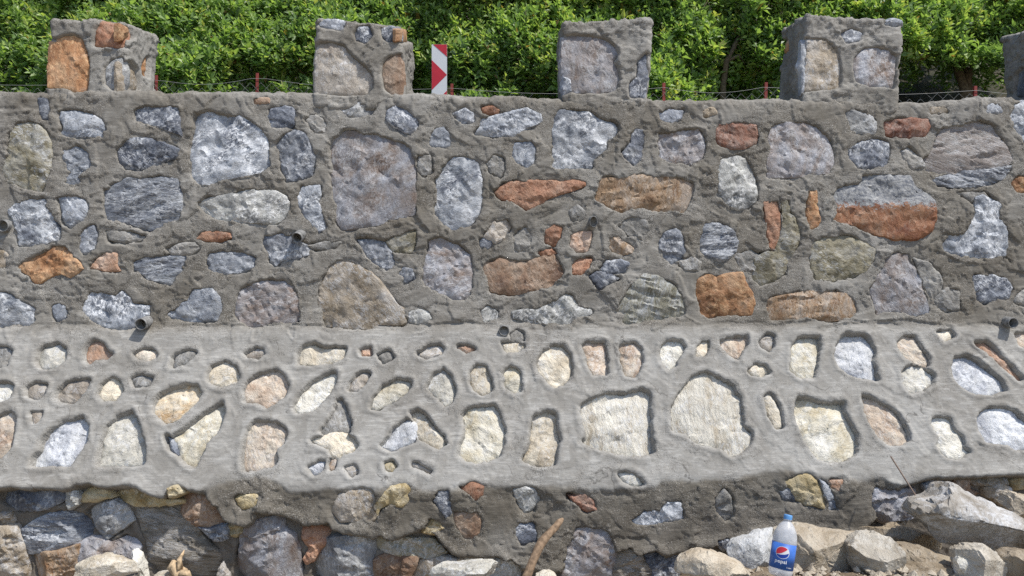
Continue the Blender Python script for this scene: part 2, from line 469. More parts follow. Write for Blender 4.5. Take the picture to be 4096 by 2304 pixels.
# every stone of the wall face: kind, (column, row) of the enlarged view it was read from, outline
STONES = [
 ('dkblue',0,1,[(400,0),(465,0),(480,90),(470,150),(430,150),(405,70)]),
 ('olive',0,1,[(165,270),(260,240),(380,270),(450,340),(490,440),(495,640),(450,790),(400,880),(250,860),(100,800),(45,690),(90,560),(115,400),(150,310)]),
 ('bluel',0,1,[(640,130),(760,130),(900,150),(990,200),(1030,280),(1010,350),(880,345),(760,340),(690,350),(650,310),(680,260),(640,200)]),
 ('dkblue',0,1,[(1380,100),(1480,70),(1600,90),(1780,90),(1785,200),(1790,330),(1680,290),(1540,240),(1385,215)]),
 ('dkblue',0,1,[(1215,520),(1270,430),(1380,400),(1520,410),(1650,460),(1760,500),(1720,590),(1560,640),(1400,675),(1270,665),(1225,610)]),
 ('bluew',0,1,[(1990,170),(2100,140),(2250,160),(2450,200),(2600,290),(2660,370),(2670,500),(2680,640),(2600,720),(2400,760),(2250,790),(2120,830),(1990,830),(1945,740),(1940,560),(1950,350)]),
 ('bluel',0,1,[(650,520),(760,500),(860,550),(900,650),(870,690),(800,740),(820,800),(740,840),(670,820),(680,760),(720,720),(660,640)]),
 ('blueh',0,1,[(1080,920),(1160,870),(1300,810),(1450,820),(1650,790),(1760,820),(1800,940),(1800,1080),(1790,1190),(1650,1230),(1520,1290),(1400,1250),(1250,1210),(1110,1200),(1070,1080)]),
 ('bluew',0,1,[(100,1120),(180,1070),(320,1020),(440,1030),(480,1100),(520,1180),(510,1210),(560,1270),(570,1370),(420,1420),(280,1430),(210,1420),(210,1330),(190,1280),(160,1200)]),
 ('bluel',0,1,[(620,1000),(760,990),(850,1040),(850,1120),(810,1190),(720,1250),(670,1200),(650,1090)]),
 ('greyw',0,1,[(2020,1040),(2120,990),(2330,960),(2450,930),(2576,920),(2740,930),(2850,990),(2880,1080),(2820,1190),(2720,1240),(2576,1220),(2400,1215),(2220,1200),(2090,1140),(2020,1090)]),
 ('rust',0,1,[(2010,1390),(2060,1345),(2180,1335),(2270,1350),(2290,1385),(2200,1405),(2080,1410)]),
 ('dull',0,1,[(1100,1330),(1180,1320),(1300,1340),(1430,1370),(1400,1410),(1250,1415),(1130,1400)]),
 ('dkblue',1,1,[(150,170),(165,110),(290,90),(360,110),(370,190),(360,260),(170,270),(160,220)]),
 ('grey',1,1,[(890,100),(980,40),(1130,20),(1170,60),(1150,130),(1060,160),(950,145)]),
 ('dull',1,1,[(530,220),(570,170),(640,190),(690,230),(680,300),(600,300)]),
 ('dkblue',1,1,[(1340,190),(1360,110),(1420,70),(1530,110),(1610,190),(1610,260),(1560,320),(1470,280),(1400,240)]),
 ('bluel',1,1,[(1770,370),(1820,300),(1880,280),(1920,340),(1925,420),(1880,440),(1770,420)]),
 ('blue',1,1,[(2020,130),(2100,95),(2160,130),(2160,180),(2090,200)]),
 ('rust',1,1,[(2300,70),(2380,50),(2430,80),(2400,110),(2310,110)]),
 ('bluel',1,1,[(2240,310),(2290,240),(2300,170),(2450,140),(2576,110),(2700,80),(2830,130),(2840,190),(2780,230),(2690,260),(2576,330),(2400,330)]),
 ('blue',1,1,[(230,480),(290,390),(390,340),(480,370),(540,470),(565,590),(540,730),(440,770),(320,790),(280,690),(265,560)]),
 ('mauve',1,1,[(760,510),(800,390),(900,330),(1050,330),(1200,360),(1400,430),(1540,490),(1570,560),(1575,700),(1570,830),(1590,1000),(1580,1130),(1400,1160),(1210,1230),(1000,1260),(880,1270),(830,1180),(810,980),(780,760)]),
 ('bluew',1,1,[(1840,770),(1900,680),(2000,590),(2120,570),(2220,640),(2250,800),(2255,960),(2230,1120),(2150,1220),(2000,1280),(1870,1200),(1800,1080),(1830,960)]),
 ('dull',1,1,[(2350,630),(2400,570),(2470,590),(2490,680),(2450,740),(2380,700)]),
 ('bluew',1,1,[(440,1000),(480,910),(630,900),(640,990),(610,1050),(660,1130),(680,1250),(630,1300),(560,1240),(510,1170),(450,1080)]),
 ('rust',2,1,[(-130,920),(-60,850),(0,820),(200,810),(440,820),(590,800),(690,830),(690,860),(600,900),(480,930),(350,970),(250,1040),(170,1070),(100,1030),(0,1000),(-80,980)]),
 ('bluel',2,1,[(40,450),(180,420),(215,490),(200,590),(150,640),(60,600),(30,550)]),
 ('bluew',2,1,[(450,170),(500,90),(650,110),(800,120),(880,190),(1020,220),(1030,310),(940,390),(940,450),(850,510),(810,560),(800,640),(620,630),(440,640),(430,500),(440,400),(440,270)]),
 ('dkblue',2,1,[(1210,330),(1250,290),(1310,310),(1310,420),(1290,540),(1230,600),(1170,560),(1140,490),(1210,420)]),
 ('blue',2,1,[(1510,110),(1600,80),(1700,90),(1680,150),(1600,180),(1510,170)]),
 ('mauve',2,1,[(1480,420),(1520,330),(1640,310),(1850,300),(1910,370),(1930,470),(1900,560),(1780,610),(1610,600),(1510,540)]),
 ('dkred',2,1,[(2070,290),(2110,240),(2280,220),(2420,250),(2440,330),(2420,410),(2300,460),(2140,440),(2080,390)]),
 ('greyw',2,1,[(2090,700),(2120,610),(2240,570),(2360,610),(2410,710),(2440,850),(2430,980),(2360,1050),(2240,1050),(2150,990),(2100,880)]),
 ('brownh',2,1,[(840,980),(890,870),(940,770),(1090,790),(1240,740),(1400,770),(1560,770),(1700,790),(1800,840),(1800,940),(1760,1030),(1700,1100),(1450,1100),(1300,1070),(1100,1110),(1040,1090),(960,1050),(850,1000)]),
 ('dull',2,1,[(1110,1270),(1160,1190),(1260,1170),(1340,1210),(1350,1290),(1300,1370),(1190,1340)]),
 ('dull',2,1,[(600,1120),(660,1080),(715,1120),(700,1180),(630,1190)]),
 ('mauve',3,1,[(50,270),(150,240),(350,245),(480,290),(570,370),(620,480),(640,600),(600,700),(430,720),(250,745),(130,740),(20,740),(10,560),(30,380)]),
 ('grey',3,1,[(790,130),(860,110),(1000,150),(1060,220),(1040,310),(930,310),(840,300),(820,220)]),
 ('dkred',3,1,[(1200,220),(1300,190),(1590,190),(1600,260),(1560,340),(1400,350),(1210,340)]),
 ('dkblue',3,1,[(830,490),(940,430),(1040,400),(1180,430),(1190,530),(1170,630),(1060,650),(920,650),(850,580)]),
 ('dull',3,1,[(1370,520),(1430,490),(1500,560),(1560,640),(1450,670),(1380,590)]),
 ('pinkh',3,1,[(1600,590),(1680,500),(1770,310),(1900,250),(2080,240),(2220,260),(2300,380),(2380,500),(2420,590),(2380,650),(2150,690),(1950,710),(1750,720),(1600,680)]),
 ('blueh',3,1,[(1680,790),(1850,745),(2100,715),(2400,665),(2410,710),(2340,790),(2200,840),(2050,860),(1870,870),(1720,840)]),
 ('bluew',3,1,[(2440,170),(2490,70),(2576,40),(2700,60),(2700,420),(2576,390),(2510,300)]),
 ('two',3,1,[(680,980),(730,900),(940,840),(980,780),(1200,760),(1400,780),(1440,880),(1560,960),(1630,1020),(1640,1180),(1600,1290),(1480,1370),(1250,1370),(1100,1340),(900,1250),(740,1210),(680,1190),(720,1060)]),
 ('orange',3,1,[(420,950),(480,940),(490,1060),(510,1180),(490,1250),(430,1260),(400,1140)]),
 ('orange',3,1,[(2480,840),(2540,790),(2600,800),(2600,900),(2510,900)]),
 ('rust',3,2,[(-40,-100),(95,-95),(115,60),(95,230),(60,350),(10,330),(-10,100)]),
 ('olive',3,2,[(125,-80),(180,-70),(230,30),(300,180),(280,300),(200,440),(170,560),(60,660),(-50,700),(-130,640),(-110,430),(0,370),(75,370),(115,240),(135,60)]),
 ('bluew',3,2,[(2070,-110),(2150,-130),(2330,-60),(2300,60),(2380,170),(2370,330),(2360,410),(2250,430),(2100,430),(1950,430),(1800,370),(1790,310),(1850,220),(1960,210),(2040,150),(2090,40)]),
 ('blue',0,2,[(830,230),(880,170),(940,160),(960,230),(930,330),(860,380),(810,350)]),
 ('orange',0,2,[(210,540),(260,490),(420,430),(520,370),(640,375),(710,420),(760,500),(800,560),(760,600),(680,640),(600,600),(500,630),(430,690),(380,690),(320,620),(250,580)]),
 ('orangep',0,2,[(940,550),(1000,480),(1080,430),(1160,440),(1160,520),(1190,570),(1080,560)]),
 ('tan',0,2,[(-60,400),(20,400),(60,460),(40,520),(-60,540)]),
 ('blueh',0,2,[(1380,510),(1470,470),(1620,450),(1760,440),(1830,470),(1800,570),(1740,640),(1700,710),(1640,690),(1500,650),(1440,600),(1385,580)]),
 ('bluel',0,2,[(2110,490),(2130,430),(2250,410),(2400,410),(2520,470),(2520,540),(2440,580),(2290,610),(2170,600),(2110,560)]),
 ('bluew',0,2,[(-60,850),(60,830),(130,860),(210,930),(330,960),(320,1060),(290,1130),(180,1120),(50,1130),(-60,1130)]),
 ('bluel',0,2,[(550,970),(600,930),(650,970),(640,1040),(580,1070)]),
 ('bluew',0,2,[(880,900),(930,800),(1030,820),(1160,860),(1230,800),(1290,870),(1330,930),(1470,940),(1460,1030),(1390,1080),(1350,1140),(1200,1150),(1080,1140),(980,1090),(900,1040),(860,980)]),
 ('bluel',0,2,[(1780,960),(1900,890),(1950,800),(2110,800),(2170,870),(2190,970),(2160,1070),(2070,1080),(1900,1080),(1790,1060),(1690,1040),(1700,1000)]),
 ('mauve',0,2,[(2440,800),(2576,740),(2740,710),(2850,720),(2940,790),(2990,890),(3010,1010),(3000,1110),(2850,1100),(2700,1110),(2520,1140),(2420,1080),(2400,980)]),
 ('dull',0,2,[(1710,370),(1760,340),(1850,320),(1930,310),(1970,360),(1900,400),(1750,410)]),
 ('blue',1,2,[(95,320),(110,260),(240,250),(360,250),(400,300),(480,330),(480,420),(380,450),(280,450),(220,510),(170,480),(130,400)]),
 ('blue',1,2,[(1060,300),(1180,290),(1290,330),(1340,410),(1370,500),(1300,560),(1200,500),(1130,420)]),
 ('olive',1,2,[(1340,290),(1420,240),(1590,200),(1580,300),(1550,380),(1440,380),(1390,360)]),
 ('mauve',1,2,[(1760,310),(1850,280),(1960,320),(2060,380),(2130,450),(2150,600),(2140,800),(2060,850),(1950,840),(1820,770),(1720,730),(1690,640),(1710,500),(1760,400)]),
 ('tang',1,2,[(2360,180),(2400,100),(2500,90),(2530,140),(2480,230),(2420,270),(2320,220)]),
 ('dkblue',1,2,[(2280,280),(2320,250),(2360,290),(2330,330),(2290,320)]),
 ('tan',1,2,[(770,560),(830,500),(960,520),(1060,580),(1160,640),(1240,720),(1330,830),(1400,920),(1460,950),(1470,1080),(1430,1110),(1220,1110),(1170,1150),(960,1140),(730,1120),(690,1020),(660,900),(670,760),(730,640)]),
 ('blue',1,2,[(1460,610),(1490,570),(1560,590),(1570,650),(1500,680)]),
 ('greyw',1,2,[(1560,1010),(1640,980),(1720,1000),(1740,1060),(1650,1100),(1580,1080)]),
 ('greyw',1,2,[(2290,1000),(2340,960),(2410,1000),(2420,1060),(2310,1080)]),
 ('brown',1,2,[(2310,560),(2330,500),(2430,500),(2480,460),(2576,490),(2700,510),(2850,450),(2970,410),(3000,500),(3080,600),(3020,680),(2900,740),(2750,770),(2620,800),(2480,790),(2390,770),(2360,680)]),
 ('dull',2,2,[(50,240),(130,160),(190,220),(170,310),(80,350)]),
 ('rust',2,2,[(360,180),(420,140),(480,160),(460,240),(430,300),(350,270)]),
 ('orangep',2,2,[(620,240),(680,210),(770,210),(750,280),(740,350),(660,360),(610,320)]),
 ('brownh',2,2,[(990,260),(1080,250),(1130,300),(1200,340),(1190,380),(1100,400),(1000,350)]),
 ('rust',2,2,[(640,520),(680,490),(760,490),(740,540),(690,590),(630,590)]),
 ('blue',2,2,[(1510,290),(1560,220),(1640,190),(1700,260),(1720,360),(1680,440),(1600,480),(1530,430),(1510,360)]),
 ('blueh',2,2,[(1920,230),(1970,130),(2080,130),(2190,190),(2240,270),(2220,370),(2110,440),(1970,410),(1910,350)]),
 ('dkblue',2,2,[(930,560),(980,500),(1080,490),(1160,510),(1110,580),(1020,590)]),
 ('dkblue',2,2,[(820,650),(870,610),(950,630),(1040,660),(960,700),(890,740)]),
 ('oliveh',2,2,[(1070,990),(1130,850),(1240,730),(1330,650),(1440,660),(1550,710),(1640,790),(1700,880),(1730,1000),(1700,1040),(1480,1060),(1220,1100),(1120,1100),(1150,1010)]),
 ('orange',2,2,[(1890,690),(1980,640),(2060,660),(2200,640),(2290,630),(2310,720),(2370,800),(2400,900),(2380,1010),(2200,1010),(2000,1040),(1920,1020),(1900,880),(1880,780)]),
 ('greyw',2,2,[(60,990),(180,970),(290,980),(400,920),(530,840),(620,880),(640,950),(760,970),(770,1020),(640,1050),(560,1110),(400,1110),(200,1090),(60,1060)]),
 ('olive',3,2,[(460,330),(600,260),(780,250),(930,300),(1040,370),(1030,470),(960,570),(830,630),(680,660),(500,650),(470,560)]),
 ('mauve',3,2,[(1200,490),(1300,430),(1400,440),(1440,540),(1500,640),(1530,780),(1570,880),(1620,990),(1430,1010),(1230,980),(1110,1000),(1090,880),(1050,780),(1110,640),(1190,560)]),
 ('dull',3,2,[(1700,850),(1800,780),(1900,820),(1900,960),(1780,980),(1690,930)]),
 ('dkblue',3,2,[(2090,660),(2250,650),(2380,680),(2430,760),(2390,850),(2270,870),(2190,890),(2130,850),(2110,750)]),
 ('brownh',3,2,[(30,870),(200,840),(400,800),(600,810),(770,820),(840,900),(860,1000),(800,1060),(600,1080),(350,1060),(200,1080),(40,1070),(20,970)]),
 ('dull',3,2,[(2500,880),(2576,800),(2700,790),(2700,920),(2520,910)]),
 ('tan',3,1,[(1650,70),(1780,60),(1790,110),(1660,120)]),
 ('tan',2,1,[(1930,90),(2000,70),(2030,110),(1950,130)]),
 ('bluel',3,1,[(2170,70),(2280,60),(2310,120),(2200,130)]),
 ('dull',1,1,[(1650,570),(1740,570),(1750,700),(1690,730),(1650,680)]),
 ('brown',1,1,[(0,10),(100,0),(110,35),(10,45)]),
 ('dull',3,2,[(1490,490),(1620,530),(1710,640),(1730,760),(1640,840),(1570,700)]),
 ('dull',3,1,[(1930,940),(2150,930),(2200,990),(2050,1010)]),
 ('rust',2,2,[(300,390),(380,370),(420,400),(330,420)]),
 ('dull',2,2,[(2260,430),(2400,390),(2470,450),(2440,560),(2310,560)]),
 ('dull',2,2,[(1710,500),(1800,460),(1870,500),(1860,560),(1760,560)]),
 ('dull',1,2,[(560,330),(700,300),(820,300),(780,350),(620,360)]),
 # the pointed band
 ('white',0,3,[(390,290),(450,230),(580,205),(650,270),(630,350),(560,410),(440,420),(380,370)]),
 ('dull',0,3,[(-60,220),(60,230),(110,270),(60,400),(-60,420)]),
 ('orangep',0,3,[(890,230),(950,175),(1030,200),(1060,250),(1120,290),(1070,340),(960,340),(900,380),(865,310)]),
 ('creamp',0,3,[(1370,290),(1440,250),(1530,260),(1560,310),(1490,350),(1400,330)]),
 ('dull',0,3,[(1780,300),(1880,270),(1960,290),(1850,390),(1740,410)]),
 ('white',0,3,[(-60,600),(60,600),(120,620),(90,720),(0,760),(-60,750)]),
 ('tang',0,3,[(290,640),(360,600),(450,610),(440,680),(380,730),(300,710)]),
 ('tang',0,3,[(590,690),(660,620),(760,570),(880,560),(870,640),(790,720),(740,770),(640,760),(580,730)]),
 ('cream',0,3,[(1010,690),(1050,600),(1130,540),(1200,590),(1210,670),(1150,740),(1050,750)]),
 ('dull',0,3,[(1340,540),(1440,510),(1520,540),(1480,600),(1370,610)]),
 ('cream',0,3,[(2110,500),(2160,420),(2260,380),(2360,430),(2400,520),(2360,580),(2240,610),(2130,570)]),
 ('creamo',0,3,[(1550,810),(1600,730),(1720,650),(1860,610),(1970,620),(2010,690),(1960,770),(1880,840),(1790,930),(1680,970),(1600,930),(1560,880)]),
 ('whiteb',0,3,[(430,1170),(500,1080),(640,980),(820,950),(860,1030),(850,1180),(760,1290),(700,1400),(560,1400),(330,1400),(340,1320),(410,1250)]),
 ('white',0,3,[(1000,1390),(1030,1200),(1070,1030),(1200,920),(1310,870),(1360,950),(1400,1080),(1430,1220),(1430,1370),(1250,1400)]),
 ('creamp',0,3,[(-60,950),(100,880),(140,900),(130,1080),(90,1220),(0,1310),(-60,1320)]),
 ('creamy',0,3,[(1760,1130),(1840,1070),(1960,980),(2080,890),(2220,780),(2230,900),(2190,1040),(2100,1130),(2030,1250),(1960,1410),(1870,1370),(1800,1270),(1780,1190)]),
 ('dkblue',0,3,[(1680,1130),(1735,1160),(1780,1290),(1715,1240)]),
 ('tang',0,3,[(330,890),(410,890),(390,950),(350,980)]),
 ('cream',1,3,[(450,300),(490,230),(600,205),(650,240),(770,240),(880,240),(850,330),(720,370),(560,390),(450,380)]),
 ('tang',1,3,[(-100,290),(0,240),(60,250),(90,290),(20,320),(-80,310)]),
 ('orangep',1,3,[(1070,250),(1130,240),(1135,290),(1080,290)]),
 ('dull',1,3,[(1250,310),(1330,270),(1370,330),(1290,370)]),
 ('tang',1,3,[(1640,290),(1730,230),(1830,215),(1870,250),(1840,290),(1720,320)]),
 ('orangep',1,3,[(2050,225),(2130,210),(2180,240),(2120,265)]),
 ('creamp',1,3,[(-110,650),(-60,570),(80,490),(190,470),(270,520),(310,610),(280,700),(180,760),(100,810),(0,760),(-100,760)]),
 ('white',1,3,[(410,800),(460,690),(560,590),(690,510),(790,490),(790,570),(720,680),(650,780),(560,850),(430,860)]),
 ('tang',1,3,[(950,640),(990,560),(1070,490),(1130,500),(1090,580),(1010,650)]),
 ('creamy',1,3,[(1180,820),(1210,730),(1300,620),(1420,560),(1540,580),(1540,640),(1460,710),(1350,780),(1240,830)]),
 ('white',1,3,[(1740,640),(1790,530),(1880,460),(1950,530),(1990,640),(1970,760),(1900,800),(1840,720)]),
 ('cream',1,3,[(2170,480),(2230,410),(2310,430),(2350,540),(2360,640),(2290,680),(2200,640),(2170,560)]),
 ('creamy',1,3,[(2500,480),(2560,420),(2640,470),(2660,560),(2660,650),(2590,670),(2520,610)]),
 ('creamp',1,3,[(-90,1100),(0,980),(120,980),(230,1030),(300,1090),(260,1170),(190,1240),(190,1350),(160,1400),(0,1449),(-110,1440),(-130,1330),(-110,1230)]),
 ('dull',1,3,[(810,780),(860,760),(910,850),(930,990),(930,1060),(830,1060),(700,1090),(660,1060),(740,960),(800,880)]),
 ('cream',1,3,[(580,1170),(700,1120),(860,1080),(960,1150),(1010,1210),(960,1260),(880,1280),(830,1330),(770,1300),(740,1240),(650,1200)]),
 ('whiteb',1,3,[(1280,1210),(1350,1130),(1400,1040),(1520,970),(1590,1010),(1590,1160),(1440,1210),(1360,1240)]),
 ('cream',1,3,[(1570,900),(1640,880),(1720,930),(1800,1050),(1870,1120),(1890,1180),(1840,1240),(1730,1180),(1610,1110),(1600,990)]),
 ('creamy',1,3,[(2090,920),(2140,850),(2240,850),(2380,830),(2440,900),(2480,1050),(2480,1190),(2440,1300),(2330,1350),(2220,1365),(2110,1340),(2050,1290),(2080,1180),(2110,1030)]),
 ('whiteb',1,4,[(540,360),(640,310),(680,310),(660,380),(590,410)]),
 ('creamp',1,4,[(750,290),(800,290),(780,360),(740,370)]),
 ('yellow',1,4,[(1310,330),(1350,310),(1390,340),(1360,375),(1320,370)]),
 ('tang',1,4,[(1590,310),(1680,340),(1760,380),(1740,410),(1650,370),(1580,340)]),
 ('tang',1,4,[(900,360),(980,340),(1010,400),(960,420)]),
 ('cream',2,3,[(-80,190),(0,175),(90,190),(120,220),(60,260),(-40,270)]),
 ('cream',2,3,[(265,390),(320,280),(400,230),(510,230),(580,320),(590,420),(570,520),(510,580),(430,610),(370,570),(290,480)]),
 ('creamp',2,3,[(710,220),(770,190),(930,185),(930,290),(945,400),(950,480),(830,490),(790,420),(760,330)]),
 ('creamp',2,3,[(1090,210),(1240,200),(1290,260),(1300,350),(1270,450),(1240,500),(1150,495),(1130,410),(1110,330)]),
 ('white',2,3,[(1520,210),(1570,170),(1680,180),(1720,230),(1680,320),(1640,390),(1580,430),(1520,370),(1500,300)]),
 ('creamo',2,3,[(1870,230),(1910,180),(1970,170),(1970,230),(1940,295),(1870,300)]),
 ('creamp',2,3,[(2100,160),(2200,150),(2350,125),(2360,190),(2300,260),(2260,330),(2200,300),(2130,240)]),
 ('tang',2,3,[(2500,170),(2560,120),(2620,120),(2620,200),(2590,250),(2520,210)]),
 ('cream',2,3,[(2400,460),(2440,410),(2530,420),(2570,470),(2500,500),(2420,490)]),
 ('cream',2,3,[(220,930),(350,880),(430,910),(450,1080),(460,1160),(430,1280),(420,1390),(290,1400),(170,1370),(120,1350),(180,1230),(200,1120)]),
 ('whiteh',2,3,[(700,830),(760,770),(950,700),(1110,720),(1280,660),(1390,690),(1390,800),(1370,1000),(1400,1150),(1430,1260),(1330,1290),(1120,1290),(950,1250),(830,1220),(700,1170),(770,1090),(720,950)]),
 ('whiteh',2,3,[(1620,830),(1700,680),(1820,540),(1960,480),(2080,540),(2220,610),(2290,740),(2310,900),(2320,1020),(2400,1080),(2390,1180),(2300,1270),(2190,1310),(2110,1230),(1990,1200),(1850,1170),(1750,1080),(1640,1060),(1620,960)]),
 ('cream',3,3,[(-30,750),(20,710),(80,800),(130,920),(140,1000),(80,1020),(30,930)]),
 ('creamy',3,3,[(250,230),(320,150),(500,140),(510,250),(480,400),(450,520),(330,520),(250,450),(240,330)]),
 ('whiteb',3,3,[(740,150),(800,110),(960,110),(1010,170),(1060,260),(1040,350),(1080,450),(1090,540),(960,520),(820,470),(720,400),(690,310),(700,230)]),
 ('creamp',3,3,[(1310,160),(1390,120),(1480,140),(1540,240),(1600,330),(1590,400),(1480,370),(1400,330),(1330,250)]),
 ('white',3,3,[(1370,480),(1450,415),(1560,440),(1650,500),(1640,570),(1560,640),(1450,670),(1380,610)]),
 ('cream',3,3,[(1710,80),(1830,55),(1850,110),(1770,150)]),
 ('whiteb',3,3,[(1860,430),(1900,350),(2000,320),(2120,380),(2230,470),(2340,570),(2380,640),(2250,680),(2090,680),(1980,620),(1890,530)]),
 ('orangep',3,3,[(2100,190),(2200,180),(2280,240),(2360,330),(2480,450),(2560,530),(2530,555),(2430,480),(2280,340),(2180,260)]),
 ('creamp',3,3,[(2510,100),(2576,80),(2700,80),(2700,250),(2540,200)]),
 ('creamy',3,3,[(290,800),(320,740),(440,760),(530,800),(640,790),(750,780),(770,880),(810,1000),(880,1100),(890,1200),(850,1300),(760,1340),(620,1360),(510,1330),(440,1240),(380,1130),(310,990),(290,890)]),
 ('creamp',3,3,[(970,730),(1080,760),(1200,830),(1300,920),(1360,1030),(1400,1130),(1350,1190),(1220,1190),(1120,1120),(1060,1010),(1000,880)]),
 ('white',3,3,[(1660,960),(1720,930),(1830,950),(1880,1060),(1950,1130),(1960,1220),(2010,1260),(1940,1320),(1810,1310),(1720,1220),(1730,1120),(1680,1030)]),
 ('whiteb',3,3,[(2140,900),(2250,850),(2380,840),(2500,890),(2576,960),(2650,1000),(2650,1230),(2490,1240),(2400,1180),(2200,1160),(2140,1060)]),
 # bare coursing and plastered foot
 ('dkblue',0,4,[(-60,600),(60,590),(250,610),(450,600),(570,620),(580,700),(520,740),(400,790),(250,810),(80,810),(-60,760)]),
 ('greyw',0,4,[(585,630),(680,620),(720,680),(720,740),(650,780),(600,700)]),
 ('yellow',0,4,[(740,715),(840,610),(980,600),(1050,690),(900,710),(780,725)]),
 ('yellow',0,4,[(1080,590),(1250,570),(1370,580),(1450,640),(1560,690),(1640,700),(1780,700),(1790,735),(1650,760),(1400,760),(1200,740),(1110,700)]),
 ('yellow',0,4,[(1730,580),(1790,560),(1830,600),(1740,640)]),
 ('brown',0,4,[(1820,720),(1840,640),(1990,650),(2080,690),(2180,790),(2240,900),(2180,950),(2100,990),(1960,950),(1800,830),(1800,770)]),
 ('blueh',0,4,[(250,960),(420,880),(650,830),(760,880),(870,1000),(810,1100),(650,1170),(450,1230),(210,1270),(200,1200),(160,1130),(160,1020)]),
 ('grey',0,4,[(790,850),(900,790),(1080,760),(1180,800),(1250,930),(1170,980),(1060,1070),(1010,1090),(940,1020),(850,930)]),
 ('tanh',0,4,[(1310,800),(1450,790),(1680,830),(1800,880),(1920,930),(1950,1050),(2050,1140),(2150,1250),(2150,1449),(2140,1560),(1500,1560),(1460,1400),(1420,1200),(1380,1050),(1300,920)]),
 ('mauve',0,4,[(740,1170),(880,1100),(980,1110),(1050,1180),(1180,1110),(1310,1130),(1330,1190),(1290,1290),(1290,1500),(740,1500),(720,1300)]),
 ('brownh',0,4,[(220,1300),(380,1270),(560,1240),(720,1180),(720,1320),(700,1449),(690,1530),(350,1530),(280,1400)]),
 ('tan',0,4,[(-60,1000),(100,1000),(130,1080),(150,1200),(190,1330),(200,1530),(-60,1530)]),
 ('tan',0,4,[(-60,870),(20,870),(40,930),(10,970),(-60,970)]),
 ('yellow',0,4,[(2250,960),(2420,970),(2400,1020),(2360,1050),(2270,1020)]),
 ('blue',0,4,[(1970,975),(2110,1000),(2240,960),(2250,1010),(2240,1090),(2150,1100)]),
 ('yellow',0,4,[(2400,680),(2470,640),(2576,640),(2600,740),(2450,755),(2420,720)]),
 ('mauve',1,4,[(-150,1050),(-90,980),(0,920),(150,880),(250,900),(260,1000),(360,1050),(390,1150),(410,1300),(420,1500),(-200,1500),(-220,1350),(-170,1200)]),
 ('tan',1,4,[(780,790),(850,640),(950,600),(1080,590),(1190,610),(1180,740),(1210,830),(1180,890),(1000,880),(870,890),(830,830)]),
 ('yellow',1,4,[(1205,740),(1270,640),(1370,570),(1480,550),(1540,590),(1520,680),(1450,740),(1340,720),(1270,760),(1235,840)]),
 ('dkblue',1,4,[(1810,700),(1860,610),(1930,610),(1950,700),(1960,800),(1910,840),(1880,770)]),
 ('rust',1,4,[(2080,570),(2180,530),(2260,560),(2250,630),(2210,660),(2140,620)]),
 ('brown',1,4,[(2010,830),(2120,820),(2230,810),(2250,900),(2240,1010),(2170,1070),(2080,1030),(2020,940)]),
 ('yellow',1,4,[(1720,960),(1770,910),(1850,930),(1890,970),(1790,1010),(1710,1010)]),
 ('rust',1,4,[(460,1000),(490,960),(620,970),(710,1030),(680,1110),(620,1180),(560,1300),(500,1330),(470,1270),(520,1180),(460,1100)]),
 ('grey',1,4,[(570,1320),(620,1200),(720,1110),(850,1080),(1000,1080),(1160,1120),(1170,1250),(1150,1400),(1140,1520),(560,1520)]),
 ('olive',1,4,[(1180,1120),(1270,1090),(1500,1110),(1750,1100),(1820,1160),(1890,1240),(1750,1290),(1550,1270),(1300,1260),(1190,1200)]),
 ('brown',1,4,[(1190,1330),(1260,1280),(1450,1290),(1620,1290),(1580,1370),(1540,1449),(1500,1520),(1180,1520),(1170,1400)]),
 ('tan',1,4,[(1590,1380),(1700,1320),(1900,1290),(2050,1310),(2000,1370),(1820,1420),(1700,1500),(1560,1500)]),
 ('greyw',1,4,[(2070,1330),(2200,1270),(2330,1280),(2540,1310),(2650,1350),(2650,1500),(2300,1500)]),
 ('greyw',2,4,[(30,600),(120,580),(220,600),(270,680),(200,760),(130,800),(90,740),(60,680)]),
 ('dkred',2,4,[(590,650),(660,660),(740,640),(800,690),(830,770),(750,790),(660,720)]),
 ('dkblue',2,4,[(30,990),(90,930),(200,950),(240,1020),(230,1090),(100,1110),(60,1050)]),
 ('white',2,4,[(1100,430),(1200,430),(1260,460),(1300,520),(1210,540),(1150,490)]),
 ('bluew',2,4,[(1230,900),(1350,820),(1500,770),(1540,720),(1680,720),(1700,800),(1700,870),(1580,900),(1450,940),(1280,940)]),
 ('mauve',2,4,[(560,1200),(610,1100),(640,990),(760,980),(960,1010),(1000,1100),(1020,1220),(1000,1350),(990,1500),(520,1500),(540,1330)]),
 ('tanh',2,4,[(1020,1250),(1180,1200),(1290,1260),(1390,1410),(1420,1500),(1020,1500)]),
 ('dkblue',2,4,[(1320,1260),(1400,1240),(1560,1280),(1690,1280),(1720,1400),(1650,1500),(1450,1500)]),
 ('blue',2,4,[(1750,1370),(1790,1250),(1870,1190),(2010,1200),(2000,1290),(1870,1330)]),
 ('dkblue',2,4,[(2090,1110),(2190,1090),(2230,1140),(2150,1180)]),
 ('dull',2,4,[(2060,700),(2140,610),(2200,700),(2220,830),(2150,880),(2070,800)]),
 ('yellow',3,4,[(200,510),(320,460),(420,450),(470,500),(540,620),(580,700),(540,760),(460,720),(370,710),(290,660)]),
 ('blue',3,4,[(150,620),(240,590),(275,670),(285,690),(200,690)]),
 ('bluel',3,4,[(520,500),(590,540),(660,620),(680,760),(595,775),(595,690)]),
 ('orangep',3,4,[(630,500),(740,490),(700,580),(640,570)]),
 ('mauve',3,4,[(1080,660),(1100,580),(1270,570),(1400,600),(1490,600),(1510,750),(1480,850),(1300,880),(1180,910),(1090,840),(1070,740)]),
 ('bluew',3,4,[(1650,560),(1750,520),(1900,550),(1930,600),(1800,640),(1690,620)]),
 ('tan',3,4,[(2110,500),(2280,470),(2440,470),(2450,530),(2300,540),(2170,540)]),
